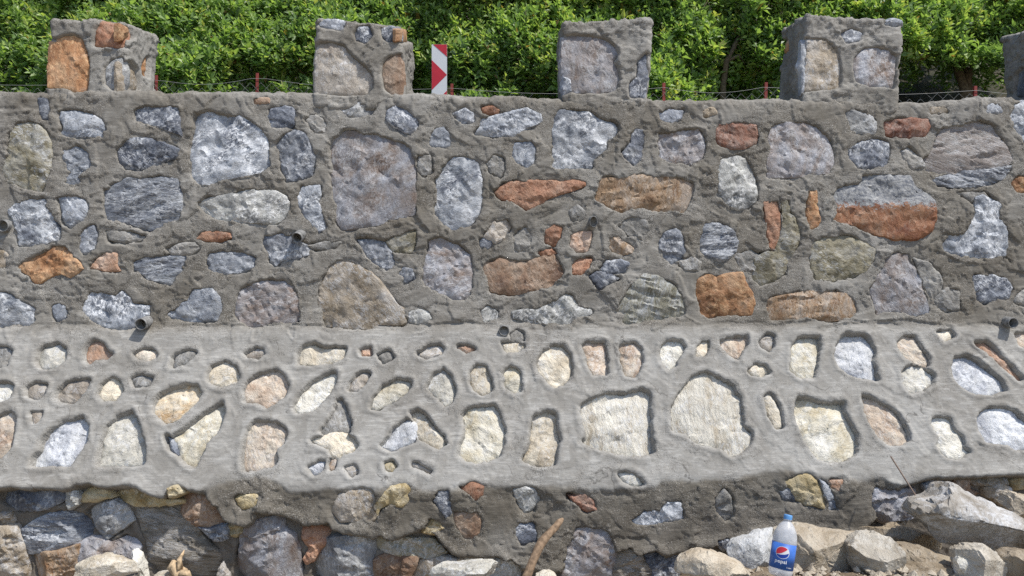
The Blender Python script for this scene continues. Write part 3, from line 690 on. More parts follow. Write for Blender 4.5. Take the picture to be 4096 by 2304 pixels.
 ('yellow',3,4,[(2530,500),(2576,470),(2660,470),(2660,560),(2560,570)]),
 ('tan',3,4,[(2260,600),(2400,560),(2480,600),(2460,720),(2400,740),(2280,660)]),
 ('brown',3,4,[(1950,520),(2080,510),(2090,600),(2200,640),(2100,700),(1960,640)]),
 ('tan',3,4,[(1140,930),(1260,910),(1420,940),(1400,1010),(1250,990)]),
 ('dull',2,3,[(-5,95),(50,60),(105,90),(110,140),(60,170),(5,150)]),
]
_e = [tile(0,4,[(-700,600),(0,590),(150,570),(300,590),(450,585),(560,600),(650,590),(760,550),(880,530),(1050,570),(1370,575),(1450,620),(1560,670),(1640,690),(1680,640),(1740,580),(1850,560),(2000,590),(2300,480)]),
      tile(1,4,[(0,440),(200,490),(330,590),(550,600),(700,560),(1000,580),(1200,580),(1400,545),(1550,545),(1800,580),(2050,560),(2300,560)]),
      tile(2,4,[(0,560),(250,550),(430,540),(560,550),(760,580),(1000,600),(1080,570),(1450,560),(1500,490),(1700,480),(1850,510),(2000,485),(2200,470)]),
      tile(3,4,[(0,400),(200,390),(450,440),(800,470),(900,490),(1150,470),(1300,550),(1450,500),(1900,450),(2100,470),(2300,440),(3300,440)])]
EDGE = np.vstack(_e) / 1.59006
_p = [tile(0,4,[(-700,300),(1840,540),(1900,620),(2050,650),(2200,850),(2300,930),(2440,960),(2540,970)]),
      tile(1,4,[(0,800),(100,820),(230,870),(430,900),(480,950),(600,965),(720,930),(760,1000),(900,1035),(1050,1050),(1170,1090),(1270,1060),(1310,1130),(1400,1080),(1550,1030),(1690,980),(1790,1040),(1880,1160),(2000,1250),(2150,1290),(2330,1255),(2450,1265)]),
      tile(2,4,[(0,1385),(120,1400),(300,1420),(520,1420),(1000,1250),(1150,1210),(1300,1260),(1450,1180),(1560,1270),(1740,1230),(1790,1190),(2090,1150),(2230,1180)]),
      tile(3,4,[(0,1060),(300,1050),(700,1060),(860,1070),(950,1000),(1060,900),(1250,700),(1420,560),(1600,430),(3300,300)])]
PLASTER = np.vstack(_p) / 1.59006

# ------------------------------------------------------------------ stone builder
def stone_mesh(uv, base, dome, rough, thick, expand, seed, mat, aniso=(1, 1), edge=0.010, step=0.0080, tilt=0.06, grow=0.007, q=0.2, cutk=1.0):
    """a field stone: outline uv (metres, in its own plane), split face towards -y, body behind"""
    p = chaikin(np.asarray(uv), 1, q)
    ctr = p.mean(0)
    _, per = resample(p, 16)
    n = int(np.clip(per / step, 18, 130))
    p, per = resample(p, n)
    d = p - ctr
    r = np.hypot(d[:, 0], d[:, 1]) + 1e-6
    jag = 0.009 * fbm(p[:, 0] * 34, p[:, 1] * 34, seed * 1.7, 4, seed, 0.65)
    d0 = d * ((r + grow + jag) / r)[:, None]
    d1 = d * ((r + grow + expand + jag) / r)[:, None]
    rm = float(np.median(r))
    rg = np.random.default_rng(seed)
    st = max(step, rm / 14)
    gx_, gy_ = np.meshgrid(np.arange(d0[:, 0].min(), d0[:, 0].max(), st), np.arange(d0[:, 1].min(), d0[:, 1].max(), st * 0.87))
    gx_[1::2] += st / 2
    ip = np.c_[gx_.ravel(), gy_.ravel()] + rg.uniform(-0.28, 0.28, (gx_.size, 2)) * st
    ip = ip[poly_sd(d0, ip[:, 0], ip[:, 1]) < -0.45 * st]
    P0 = np.vstack([d0, ip])
    res = delaunay_2d_cdt([Vector((float(x), float(y))) for x, y in P0], [], [list(range(n))], 1, 1e-7)
    F2 = np.array([f for f in res[2] if len(f) == 3], dtype=int)
    P0 = np.array([tuple(v) for v in res[0]])
    ob_ = np.array(res[3][0:0] if False else [o[0] if len(o) else -1 for o in res[3]])
    bmap = np.full(n, -1); 
    for i_, o_ in enumerate(ob_):
        if 0 <= o_ < n: bmap[o_] = i_
    bmap = np.where(bmap < 0, np.roll(bmap, 1), bmap)
    A_ = P0[F2]; ar = (A_[:, 1, 0] - A_[:, 0, 0]) * (A_[:, 2, 1] - A_[:, 0, 1]) - (A_[:, 2, 0] - A_[:, 0, 0]) * (A_[:, 1, 1] - A_[:, 0, 1])
    F2 = np.where((ar > 0)[:, None], F2, F2[:, ::-1])
    if ((np.roll(d0[:, 0], -1) - d0[:, 0]) * (np.roll(d0[:, 1], -1) + d0[:, 1])).sum() > 0:   # outline runs clockwise
        bmap = bmap[::-1]; d1 = d1[::-1]
    nt = len(P0)
    pts = np.vstack([P0, d1])
    tt = np.r_[1 - np.clip(-poly_sd(d0, P0[:, 0], P0[:, 1]) / (0.8 * rm), 0, 1), np.ones(n)]
    rim = np.r_[np.zeros(nt), np.ones(n)]
    u, v = pts[:, 0], pts[:, 1]
    sx, sy = rg.uniform(-tilt, tilt, 2)
    h = base + dome * (1 - tt ** 3.0) + sx * u + sy * v
    th = rg.uniform(-0.5, 0.5)
    ur = (u * math.cos(th) + v * math.sin(th)) * aniso[0]; vr = (-u * math.sin(th) + v * math.cos(th)) * aniso[1]
    h = h + rough * 1.5 * fbm(ur * 9, vr * 14, seed * 3.1, 5, seed, 0.58)
    rid = 1 - np.abs(fbm(ur * 16, vr * 26, seed * 2.3, 4, seed + 5, 0.6)) * 2.4
    h = h + rough * 0.42 * rid
    # split faces: cut with a few slanted planes, and step down along broken beds
    for _ in range(6):
        an = rg.uniform(0, 2 * math.pi); sl = rg.uniform(0.08, 0.38) * cutk
        w = (u * math.cos(an) + v * math.sin(an)) / (rm + 1e-6)
        h = np.minimum(h, base + dome + rough * 1.3 - sl * rm * np.maximum(0, w - rg.uniform(0.1, 0.6)))
    for _ in range(2):
        an = rg.uniform(0, 2 * math.pi)
        w = (u * math.cos(an) + v * math.sin(an)) / (rm + 1e-6) + 0.35 * fbm(u * 18, v * 18, seed * 1.3 + _, 3, seed + 9)
        h = h - rough * rg.uniform(0.2, 0.75) * sstep(0.0, 0.12, w - rg.uniform(-0.5, 0.5))
    h = h - edge * sstep(0.9, 1.0, tt) * 0.25 - edge * 1.6 * rim
    V = np.c_[u, -h, v]
    back = np.c_[d1[:, 0] * 0.96, np.full(n, thick), d1[:, 1] * 0.96]
    V = np.vstack([V, back, [[0, thick, 0]]])
    j = np.arange(n); jn = (j + 1) % n
    a = nt; b = nt + n; c = nt + 2 * n
    tris = [F2, np.c_[bmap[j], a + j, a + jn], np.c_[bmap[j], a + jn, bmap[jn]],
            np.c_[a + j, b + j, b + jn], np.c_[a + j, b + jn, a + jn], np.c_[np.full(n, c), b + jn, b + j]]
    return crisp(mesh_np('stone', V, np.vstack(tris), mat), 28), ctr

def frame_matrix(o, U, N, Vv):
    M = Matrix.Identity(4)
    for i in range(3):
        M[i][0] = U[i]; M[i][1] = -N[i]; M[i][2] = Vv[i]; M[i][3] = o[i]
    return M

# ------------------------------------------------------------------ retaining wall
wall, WINV = empty('retaining_wall', (0.0, 3.6, 0.0))
tag(wall, 'long grey cement and rubble stone retaining wall with square merlons along its top', 'wall')

XS = np.arange(-3.35, 3.36, DS)
NXg, NSg = len(XS), len(S)
Xg, Sg = np.meshgrid(XS, S)                     # rows: s, columns: x
Xg = Xg.astype(np.float32); Sg = Sg.astype(np.float32)

wx = 0.008 * fbm(Xg * 20, Sg * 20, 0, 4, 21, 0.75); ws = 0.008 * fbm(Xg * 20, Sg * 20, 0, 4, 47, 0.75)
dist = np.full(Xg.shape, 0.5, dtype=np.float32)
stone_polys = []
for kind, c, r, pts in STONES:
    x, s = to_wall(*tile(c, r, pts).T)
    P = np.c_[x, s]; c0 = P.mean(0); rr = np.hypot(*(P - c0).T)
    P = c0 + (P - c0) * (1 + (0.012 if r < 3 else 0.006) / np.median(rr))
    stone_polys.append((kind, r, P))
for kind, r, P in stone_polys:
    p, per = resample(chaikin(P, 1, 0.05), 80)
    i0 = int(np.clip((p[:, 0].min() - 0.07 - XS[0]) / DS, 0, NXg)); i1 = int(np.clip((p[:, 0].max() + 0.07 - XS[0]) / DS, 0, NXg))
    j0 = int(np.clip((p[:, 1].min() - 0.07) / DS, 0, NSg)); j1 = int(np.clip((p[:, 1].max() + 0.07) / DS, 0, NSg))
    if i1 <= i0 or j1 <= j0: continue
    w = (slice(j0, j1), slice(i0, i1))
    dist[w] = np.minimum(dist[w], poly_sd(p, Xg[w] + wx[w], Sg[w] + ws[w]))

# lower edge of the pointed band, and the rough plaster hanging below it
ex, es = to_wall(*(EDGE * 1.59006).T)
s_edge = np.interp(XS, ex, es) + 0.016 * fbm(XS * 9, 0 * XS, 0, 6, 5, 0.68)
pxl, psl = to_wall(*(PLASTER * 1.59006).T)
s_pl = np.interp(XS, pxl, psl) + 0.020 * fbm(XS * 11, 0 * XS, 0, 6, 8, 0.68)
below = sstep(-0.012, 0.022, Sg + 0.8 * ws - s_edge[None, :])
bare = sstep(-0.008, 0.016, Sg + 1.5 * ws - np.maximum(s_pl, s_edge + 0.004)[None, :]) * below

zone_band = sstep(cum[6] - 0.05, cum[6] + 0.03, Sg) * (1 - below)     # the bright battered band
zone_top = 1 - sstep(S_FRONT + 0.00, S_FRONT + 0.05, Sg)
# mortar relief
h = 0.010 * fbm(Xg * 3.2, Sg * 3.2, 0, 3, 2) + 0.004 * fbm(Xg * 9, Sg * 9, 0, 2, 3)
h = h * (1 - 0.5 * zone_band)
# trowel strokes: flattened oval passes with a pushed-up lip
smooth_ = np.zeros_like(Xg)
for q in range(1500):
    cx = rng.uniform(-3.3, 3.3); cs = rng.uniform(S_FRONT + 0.01, cum[-1] - 0.25)
    La = rng.uniform(0.05, 0.17); Lb = rng.uniform(0.018, 0.05); an = rng.normal(0, 0.75) if rng.random() < 0.7 else rng.uniform(0, math.pi)
    ext = La + 0.03
    i0 = max(0, int((cx - ext - XS[0]) / DS)); i1 = min(NXg, int((cx + ext - XS[0]) / DS))
    j0 = max(0, int((cs - ext) / DS)); j1 = min(NSg, int((cs + ext) / DS))
    if i1 - i0 < 3 or j1 - j0 < 3: continue
    w = (slice(j0, j1), slice(i0, i1))
    dx = Xg[w] + 1.6 * wx[w] - cx; dy = Sg[w] + 1.6 * ws[w] - cs
    a = (dx * math.cos(an) + dy * math.sin(an)) / La; b = (-dx * math.sin(an) + dy * math.cos(an)) / Lb
    rr = np.sqrt(a * a + b * b)
    m = 1 - sstep(0.90, 1.0, rr)
    gate = rng.random(); calm = 0.4 if cs > cum[6] else 1.0
    smooth_[w] = np.maximum(smooth_[w] * (1 - 0.5 * m), m * (0.25 + 0.75 * gate))
    hv = float((h[w] * m).sum() / (m.sum() + 1e-6)) + rng.uniform(-0.0035, 0.0055) * calm
    tgt = hv + 0.0035 * calm * a * rng.uniform(-1, 1) + 0.004 * calm * b * rng.uniform(-1, 1) + 0.0005 * np.sin(b * 9)
    h[w] = h[w] * (1 - 0.85 * m) + tgt * 0.85 * m
    h[w] += 0.0042 * calm * np.exp(-((rr - 1.0) / 0.07) ** 2) * (a > 0.0) * (rng.random() < 0.55)
# torn layers: thin skins of mortar ending in ragged little ledges
torn = np.zeros_like(Xg)
for k, (fr, th, am) in enumerate([(4.2, 0.12, 0.0045), (5.5, -0.10, 0.0030), (3.2, 0.25, 0.0055)]):
    nn_ = fbm(Xg * fr + 3.3 * k, Sg * fr * 1.25, 0, 5, 500 + 31 * k, 0.55) - th
    h += am * (1 - 0.72 * zone_band) * sstep(0.0, 0.035, nn_)
    torn = np.maximum(torn, np.exp(-((nn_ - 0.02) / 0.035) ** 2))
led = Sg - (cum[5] + 0.012) - 0.045 * fbm(Xg * 4, Xg * 0, 0, 6, 611, 0.6)
h += (0.007 + 0.006 * fbm(Xg * 2.3, Xg * 0, 0, 3, 613)) * sstep(-0.11, -0.01, led) * (1 - sstep(0.0, 0.008, led))
# crumbly grit: strong along stone edges, on the coping and in patches
patch = sstep(0.02, 0.35, fbm(Xg * 7, Sg * 7, 0, 4, 31)) * (1 - 0.72 * zone_band)
near = np.exp(-np.maximum(dist, 0) / 0.016)
crumb = fbm(Xg * 95, Sg * 95, 0, 2, 61)
crumb = np.maximum(crumb, -0.2)
amp = 0.0004 + 0.0013 * patch + 0.0010 * torn * (1 - 0.5 * zone_band) + 0.0042 * near * (1 - 0.15 * zone_band) * (0.4 + 0.6 * sstep(-0.3, 0.3, fbm(Xg * 9, Sg * 9, 0, 2, 77))) + 0.006 * np.exp(-((Sg - S_FRONT + 0.01) / 0.03) ** 2) + 0.001 * below
h = h + amp * crumb
# coping: lumpy top
top_bump = np.exp(-((Sg - S_FRONT + 0.02) / 0.06) ** 2)
h = h + top_bump * (0.010 * fbm(Xg * 8, Sg * 8, 0, 4, 90) + 0.006 * fbm(Xg * 30, Sg * 30, 0, 2, 92))
# fillet ledge where the upper wall meets the band
h = h + 0.010 * np.exp(-((Sg - cum[6] - 0.02) / 0.045) ** 2) * (0.6 + 0.8 * fbm(Xg * 5, Sg * 5, 0, 3, 33))
# rounded ribbon: mortar swells away from the stones
h = h + 0.003 * sstep(0.0, 0.03, dist) + 0.0065 * np.exp(-((dist - 0.021) / 0.013) ** 2) * zone_band * (0.7 + 0.6 * fbm(Xg * 14, Sg * 14, 0, 3, 721))
grit = np.clip(0.50 + 0.6 * patch + 0.8 * near + 0.5 * torn - 0.40 * zone_band - 0.75 * smooth_, 0.02, 1)
h_free = h.copy()
depth = 0.026 + 0.016 * zone_band
dist = dist - 0.001 + (1 - 0.6 * zone_band) * (0.014 * fbm(Xg * 12, Sg * 12, 0, 2, 701) + 0.006 * fbm(Xg * 42, Sg * 42, 0, 2, 703)) + 0.0055 * fbm(Xg * 46, Sg * 46, 0, 2, 705)
soft = 0.001 + 0.006 * sstep(-0.35, 0.45, fbm(Xg * 6, Sg * 6, 0, 2, 55)) + 0.004 * zone_band
open_ = 1 - sstep(-0.004, soft, dist)
h = h * (1 - 0.7 * open_) - depth * open_ - 0.02 * (dist < -0.014)
# undercut below the band, bare coursing below the plaster
plastered = sstep(0.02, 0.08, (s_pl - s_edge))[None, :]
cut = below * (0.028 - 0.024 * plastered + 0.010 * fbm(Xg * 5, Sg * 5, 0, 3, 95))
lip = 0.006 * np.exp(-((Sg - s_edge[None, :] + 0.02) / 0.03) ** 2) * (1 - 0.6 * plastered)
pl_ = below * (1 - bare) * (0.016 * fbm(Xg * 4, Sg * 4, 0, 2, 96) + 0.012 * np.exp(-((Sg - s_pl[None, :] + 0.02) / 0.03) ** 2))
ex_ = -cut + lip + pl_ - bare * (0.050 + 0.014 * fbm(Xg * 12, Sg * 12, 0, 4, 99))
h = h + ex_; h_free = h_free + ex_
# coursing lines tilt a little along the wall
lift = np.interp(XS, [-3.4, -2.3, -1.2, -0.4, 0.5, 1.6, 3.4], [-0.016, -0.008, 0.004, -0.010, -0.018, -0.010, 0.002])
fade = np.clip((PZ - 1.3) / 1.2, 0, 1)
Zg = PZ[:, None] + NZ[:, None] * h + lift[None, :] * fade[:, None]
Yg = PD[:, None] + ND[:, None] * h + SHEAR * Xg
Vw = np.stack([Xg, Yg, Zg], -1).reshape(-1, 3)
idx = np.arange(NXg * NSg).reshape(NSg, NXg)
Fw = np.stack([idx[:-1, :-1], idx[1:, :-1], idx[1:, 1:], idx[:-1, 1:]], -1).reshape(-1, 4)
me = mesh_np('mortar', Vw, Fw, MORTAR)
soil = (bare * 0.9).astype(np.float32).ravel()
at = me.attributes.new('soil', 'FLOAT', 'POINT'); at.data.foreach_set('value', soil)
darken = np.clip(below * (1 - bare) * (0.95 + 0.4 * fbm(Xg * 4, Sg * 4, 0, 3, 98)) + (1 - zone_band) * (1 - below) * (0.58 + 0.85 * fbm(Xg * 1.7, Sg * 2.4, 0, 6, 97, 0.6) + 0.04 * Xg + 0.22 * smooth_ * fbm(Xg * 5, Sg * 5, 0, 2, 94)) + 0.12 * torn * (1 - below), 0, 1)  # mortar toned darker and browner above and below the band, in blotches
at = me.attributes.new('grit', 'FLOAT', 'POINT'); at.data.foreach_set('value', grit.astype(np.float32).ravel())
at = me.attributes.new('darken', 'FLOAT', 'POINT'); at.data.foreach_set('value', darken.astype(np.float32).ravel())
mortar = link('mortar', me, wall, WINV)

# the wall runs on beyond the frame at either side
for sgn in (-1, 1):
    xe = np.arange(3.345, 6.2, 0.03) * sgn
    Xe, Se = np.meshgrid(xe[::sgn], S[::3])
    e0 = 0 if sgn < 0 else -1
    be = sstep(-0.012, 0.022, Se - s_edge[e0] - 0.02 * fbm(Xe * 6, Se * 0, 0, 4, 5))
    he = 0.010 * fbm(Xe * 3.2, Se * 3.2, 0, 3, 2) + 0.006 * fbm(Xe * 9, Se * 9, 0, 3, 3) - be * 0.05
    Ze = PZ[::3][:, None] + NZ[::3][:, None] * he + lift[e0] * np.clip((PZ[::3][:, None] - 1.3) / 1.2, 0, 1)
    Ye = PD[::3][:, None] + ND[::3][:, None] * he + SHEAR * Xe
    ie = np.arange(Xe.size).reshape(Xe.shape)
    me = mesh_np('mortar', np.stack([Xe, Ye, Ze], -1).reshape(-1, 3), np.stack([ie[:-1, :-1], ie[1:, :-1], ie[1:, 1:], ie[:-1, 1:]], -1).reshape(-1, 4), MORTAR)
    for nm, val in (('darken', 0.5 * (Se < cum[5]) + 0.6 * be), ('grit', 0.4 + 0 * Se)):
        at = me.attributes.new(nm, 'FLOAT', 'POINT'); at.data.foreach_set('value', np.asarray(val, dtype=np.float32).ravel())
    link('mortar', me, wall, WINV)
for i, (kind, r, P) in enumerate(stone_polys):
    c = chaikin(P, 1, 0.2).mean(0)
    x, s = c
    D = np.interp(s, S, PD); z = np.interp(s, S, PZ); nd = np.interp(s, S, ND); nz = np.interp(s, S, NZ)
    td = np.interp(s, S, TD); tz = np.interp(s, S, TZ)
    lf = np.interp(x, XS, lift) * np.clip((z - 1.3) / 1.2, 0, 1)
    o = Vector((x, D + SHEAR * x, z + lf))
    U = Vector((1, SHEAR, 0)).normalized(); Vv = Vector((0, -td, -tz)).normalized()
    N = Vector((0, nd, nz)).normalized()
    uv = np.c_[P[:, 0] - x, -(P[:, 1] - s)]
    xi = int(np.clip((x - XS[0]) / DS, 0, NXg - 1))
    size = math.sqrt(max(1e-6, (np.ptp(P[:, 0]) * np.ptp(P[:, 1]))))
    low = s > s_edge[xi]
    isbare = s > max(s_pl[xi], s_edge[xi]) - 0.01
    ji, jj = int(np.clip(s / DS, 0, NSg - 1)), int(max(2, 0.35 * np.ptp(P[:, 1]) / DS)); ii = int(max(2, 0.35 * np.ptp(P[:, 0]) / DS))
    hm = float(h_free[max(0, ji - jj):ji + jj + 1, max(0, xi - ii):xi + ii + 1].mean())
    rq = np.random.default_rng(3000 + i).uniform(-1, 1)
    k_ = min(size, 0.22) / 0.22
    if low and isbare:
        base, dome, rough, thick, expand, edge = hm + 0.028 + 0.013 * rq, 0.006, 0.016, 0.16, 0.006, 0.014
    elif low:
        base, dome, rough, thick, expand, edge = hm - 0.001 + 0.003 * rq, 0.002, 0.005 + 0.007 * k_, 0.14, 0.014, 0.012
    elif s > cum[6] + 0.02:
        base, dome, rough, thick, expand, edge = hm - 0.009 - 0.012 * k_ + 0.003 * rq, 0.004 + 0.004 * k_, 0.003 + 0.006 * k_, 0.06, 0.013, 0.010
    else:
        base, dome, rough, thick, expand, edge = hm + 0.0015 + 0.0035 * rq, 0.001 + 0.003 * k_, 0.004 + 0.0075 * k_, 0.07, 0.013, 0.012
    an = (1, 1)
    if kind.endswith('h'): an = (0.5, 1.8)
    th = 0.0 if kind == 'two' else (0.35 * rq if kind.endswith('h') else 1.3 * rq)
    ct, st_ = math.cos(th), math.sin(th)
    U, Vv = (U * ct + Vv * st_), (Vv * ct - U * st_)
    uv = np.c_[uv[:, 0] * ct + uv[:, 1] * st_, -uv[:, 0] * st_ + uv[:, 1] * ct]
    me, ctr = stone_mesh(uv, base, dome, rough, thick, expand, 100 + i, MATS[kind], an, edge, tilt=(0.13 if low and isbare else 0.06 if s > cum[6] else 0.035), grow=(0.008 if (low and isbare) else 0.005), q=0.05, cutk=(2.0 if low and isbare else 0.8 if s > cum[6] else 0.45))
    o2 = o + U * ctr[0] + Vv * ctr[1]
    ob = link('stone', me, wall, WINV)
    ob.matrix_basis = frame_matrix(o2, U, N, Vv)

# ------------------------------------------------------------------ merlons
def box_surface(hx, hy, hz, r, n):
    """rounded box as a welded grid; returns unit-box coords, position and normal"""
    out = []; faces = []; off = 0
    nn = {'x': max(4, int(2 * hx / n)), 'y': max(4, int(2 * hy / n)), 'z': max(4, int(2 * hz / n))}
    for ax in range(3):
        for sg in (-1, 1):
            a, b = [k for k in range(3) if k != ax]
            na, nb = nn['xyz'[a]], nn['xyz'[b]]
            A, B = np.meshgrid(np.linspace(-1, 1, na + 1), np.linspace(-1, 1, nb + 1), indexing='ij')
            P = np.zeros((na + 1, nb + 1, 3)); P[..., a] = A; P[..., b] = B; P[..., ax] = sg
            ii = np.arange((na + 1) * (nb + 1)).reshape(na + 1, nb + 1) + off
            f = np.stack([ii[:-1, :-1], ii[1:, :-1], ii[1:, 1:], ii[:-1, 1:]], -1).reshape(-1, 4)
            flip = (sg > 0) == (ax == 1)
            if flip: f = f[:, ::-1]
            out.append(P.reshape(-1, 3)); faces.append(f); off += (na + 1) * (nb + 1)
    P = np.vstack(out); Fa = np.vstack(faces)
    key = np.round(P * 5000).astype(np.int64)
    _, first, inv = np.unique(key, axis=0, return_index=True, return_inverse=True)
    P = P[first]; Fa = inv.ravel()[Fa]
    half = np.array([hx, hy, hz])
    X = P * half
    Q = np.clip(X, -(half - r), half - r)
    d = X - Q; N = d / (np.linalg.norm(d, axis=1, keepdims=True) + 1e-9)
    return P, Q + N * r, N, Fa

def pix(P):
    return np.c_[2048 + F * P[:, 0] / P[:, 1], 1152 - F * (P[:, 2] - EYE) / P[:, 1]]

def merlon(pl, pr, ptop, pbot_z, taper_l, taper_r, stones, seed, deep=0.33, tl=0.0, tr=0.0, label=None):
    """pl, pr: front corner pixels, ptop: top pixel, stones: (kind, face, tile column, outline)"""
    Df = 4.013
    a = (0.5 * (pl + pr) - 2048) / F
    Dm = Df / (1 - SHEAR * a)
    x0 = (pl - 2048) / F * Dm; x1 = (pr - 2048) / F * Dm
    zt = EYE + (1152 - ptop) / F * Dm
    zb = pbot_z
    hx, hy, hz = (x1 - x0) / 2, deep / 2, (zt - zb) / 2
    P, X, N, Fa = box_surface(hx, hy, hz, 0.016, 0.0070)
    X = X.copy()
    f = (P[:, 2:3] + 1) / 2
    cx, cz = (x0 + x1) / 2, (zt + zb) / 2
    # taper of the sides and slope of the top
    X[:, 0] += np.where(P[:, 0] < 0, taper_l, taper_r) * f[:, 0] * np.abs(P[:, 0])
    X[:, 2] += (tl * (1 - P[:, 0]) / 2 + tr * (1 + P[:, 0]) / 2) * f[:, 0] + 0.045 * (P[:, 1] + 1) / 2 * f[:, 0]
    X[:, 0] += cx; X[:, 1] += Dm + hy; X[:, 2] += cz
    X[:, 1] += SHEAR * (X[:, 0] - cx) + 0.10 * (X[:, 2] - 2.48)
    so = seed * 3.7
    h = 0.013 * fbm(X[:, 0] * 6 + so, X[:, 1] * 7, X[:, 2] * 7, 4, seed) + 0.005 * fbm(X[:, 0] * 24, X[:, 1] * 24, X[:, 2] * 24 + so, 3, seed + 3)
    grit = 0.0025 + 0.0045 * (P[:, 2] > 0.86) + 0.004 * sstep(0.0, 0.4, fbm(X[:, 0] * 9, X[:, 1] * 9 + so, X[:, 2] * 9, 3, seed + 8))
    h = h + grit * fbm(X[:, 0] * 85, X[:, 1] * 85, X[:, 2] * 85, 2, seed + 5)
    # broad trowel facets
    v = fbm(X[:, 0] * 6 + so, X[:, 1] * 6, X[:, 2] * 9, 2, seed + 9)
    torn = np.zeros(len(X))
    for k, (fr, th_, am) in enumerate([(5, 0.05, 0.008), (8, -0.1, 0.004), (11, 0.2, 0.004)]):
        nn_ = fbm(X[:, 0] * fr + so, X[:, 1] * fr + k, X[:, 2] * fr * 1.2, 5, seed + 20 + k, 0.62) - th_
        h = h + am * sstep(0, 0.05, nn_); torn = np.maximum(torn, np.exp(-((nn_ - 0.025) / 0.04) ** 2))
    h = h + 0.006 * fbm(X[:, 0] * 30 + so, X[:, 1] * 30, X[:, 2] * 30, 2, seed + 14) * sstep(0.75, 0.95, P[:, 2])
    px = pix(X)
    wob = np.c_[fbm(X[:, 0] * 30, X[:, 1] * 30, X[:, 2] * 30, 2, seed + 11), fbm(X[:, 0] * 30 + 9, X[:, 1] * 30, X[:, 2] * 30, 2, seed + 12)] * 4
    todo = []
    for kind, face, c, pts in stones:
        q = tile(c, 0, pts)
        q = q.mean(0) + (q - q.mean(0)) * (1 + 6.0 / np.median(np.hypot(*(q - q.mean(0)).T)))
        qc, per = resample(chaikin(q, 1, 0.06), 60)
        on = {'f': P[:, 1] < -0.9, 'r': P[:, 0] > 0.9, 'l': P[:, 0] < -0.9}[face]
        sd = poly_sd(qc, px[:, 0] + wob[:, 0], px[:, 1] + wob[:, 1]) * (Dm / F) - 0.002
        op = (1 - sstep(-0.003, 0.010, sd)) * on
        h = h * (1 - 0.8 * op) - 0.026 * op
        todo.append((kind, face, q))
    Y = X + N * h[:, None]
    me = mesh_np('merlon', Y, Fa, MORTAR)
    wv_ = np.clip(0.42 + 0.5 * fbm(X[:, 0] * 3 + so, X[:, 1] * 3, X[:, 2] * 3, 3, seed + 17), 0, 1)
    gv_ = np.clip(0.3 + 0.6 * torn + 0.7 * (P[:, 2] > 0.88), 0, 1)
    for nm, val in (('darken', wv_), ('grit', gv_)):
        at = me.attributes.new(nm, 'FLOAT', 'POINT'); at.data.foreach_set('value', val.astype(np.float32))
    ob = link('merlon', me, wall, WINV)
    if label: ob['label'] = label
    for k, (kind, face, q) in enumerate(todo):
        a = (q[:, 0] - 2048) / F; b = (1152 - q[:, 1]) / F
        if face == 'f':
            # front plane: y = Dm + SHEAR (x-cx) + 0.10 (z-2.48)
            t = (Dm - SHEAR * cx + 0.10 * (EYE - 2.48)) / (1 - SHEAR * a - 0.10 * b)
            W3 = np.c_[a * t, t, EYE + b * t]
            N3 = Vector((SHEAR, -1, 0.10)).normalized(); U3 = Vector((1, SHEAR, 0)).normalized()
        else:
            xs = (x1 + taper_r * 0.5) if face == 'r' else (x0 + taper_l * 0.5)
            t = np.clip(xs / a, Dm + 0.015, Dm + deep - 0.015)
            W3 = np.c_[np.full(len(a), xs), t, EYE + b * t]
            sg = 1 if face == 'r' else -1
            N3 = Vector((sg, 0, 0)); U3 = Vector((0, sg, 0))
        V3 = N3.cross(U3).normalized() * (1 if True else -1)
        if V3.z < 0: V3 = -V3
        o = W3.mean(0)
        uv = np.c_[(W3 - o) @ np.array(U3), (W3 - o) @ np.array(V3)]
        if np.ptp(uv[:, 0]) < 0.012 or np.ptp(uv[:, 1]) < 0.012: continue
        me, ctr = stone_mesh(uv, -0.005 if face == 'f' else -0.011, 0.004, 0.007, 0.05, 0.012, 900 + seed * 10 + k, MATS[kind], edge=0.012, grow=0.005 if face == 'f' else 0.0, q=0.06, cutk=0.4)
        M = frame_matrix(Vector(o) + U3 * ctr[0] + V3 * ctr[1], U3, N3, V3)
        s_ = link('stone', me, ob)
        s_.matrix_basis = M
    return ob

merlon(187, 492, 72, 2.42, 0.0, 0.0, [
  ('orange','f',0,[(480,420),(600,390),(720,370),(800,410),(850,530),(870,680),(860,860),(850,960),(760,930),(690,870),(620,860),(485,860),(478,700),(482,560)]),
  ('rust','f',0,[(960,440),(980,300),(1020,220),(1150,250),(1225,290),(1228,460),(1100,455)]),
  ('grey','f',0,[(1070,700),(1120,620),(1215,600),(1228,700),(1215,900),(1130,880),(1070,830)]),
  ('orange','r',0,[(1245,270),(1290,280),(1310,370),(1248,390)]),
  ('tan','r',0,[(1248,650),(1320,640),(1380,720),(1390,830),(1380,900),(1245,910),(1242,780)]),
  ('orange','r',0,[(1440,640),(1490,590),(1480,760),(1440,730)]),
 ], 1, 0.34, 0.0, -0.012)
merlon(1264, 1612, 66, 2.42, 0.0, -0.01, [
  ('blue','f',1,[(650,240),(700,195),(860,195),(880,240),(840,285),(660,260)]),
  ('blue','f',1,[(1010,340),(1040,290),(1120,280),(1150,350),(1100,410),(1020,390)]),
  ('dkblue','f',1,[(1270,290),(1340,270),(1430,280),(1435,370),(1330,400),(1290,370)]),
  ('orange','r',1,[(1450,300),(1560,310),(1590,350),(1540,410),(1465,410)]),
  ('tang','f',1,[(610,560),(640,450),(760,450),(870,480),(950,580),(1080,680),(1150,780),(1150,880),(1090,930),(900,945),(720,930),(625,920),(605,840),(605,700)]),
  ('brown','f',1,[(1290,660),(1340,600),(1440,570),(1462,650),(1466,800),(1462,960),(1380,930),(1310,880),(1290,760)]),
 ], 2, 0.34, 0.0, -0.035)
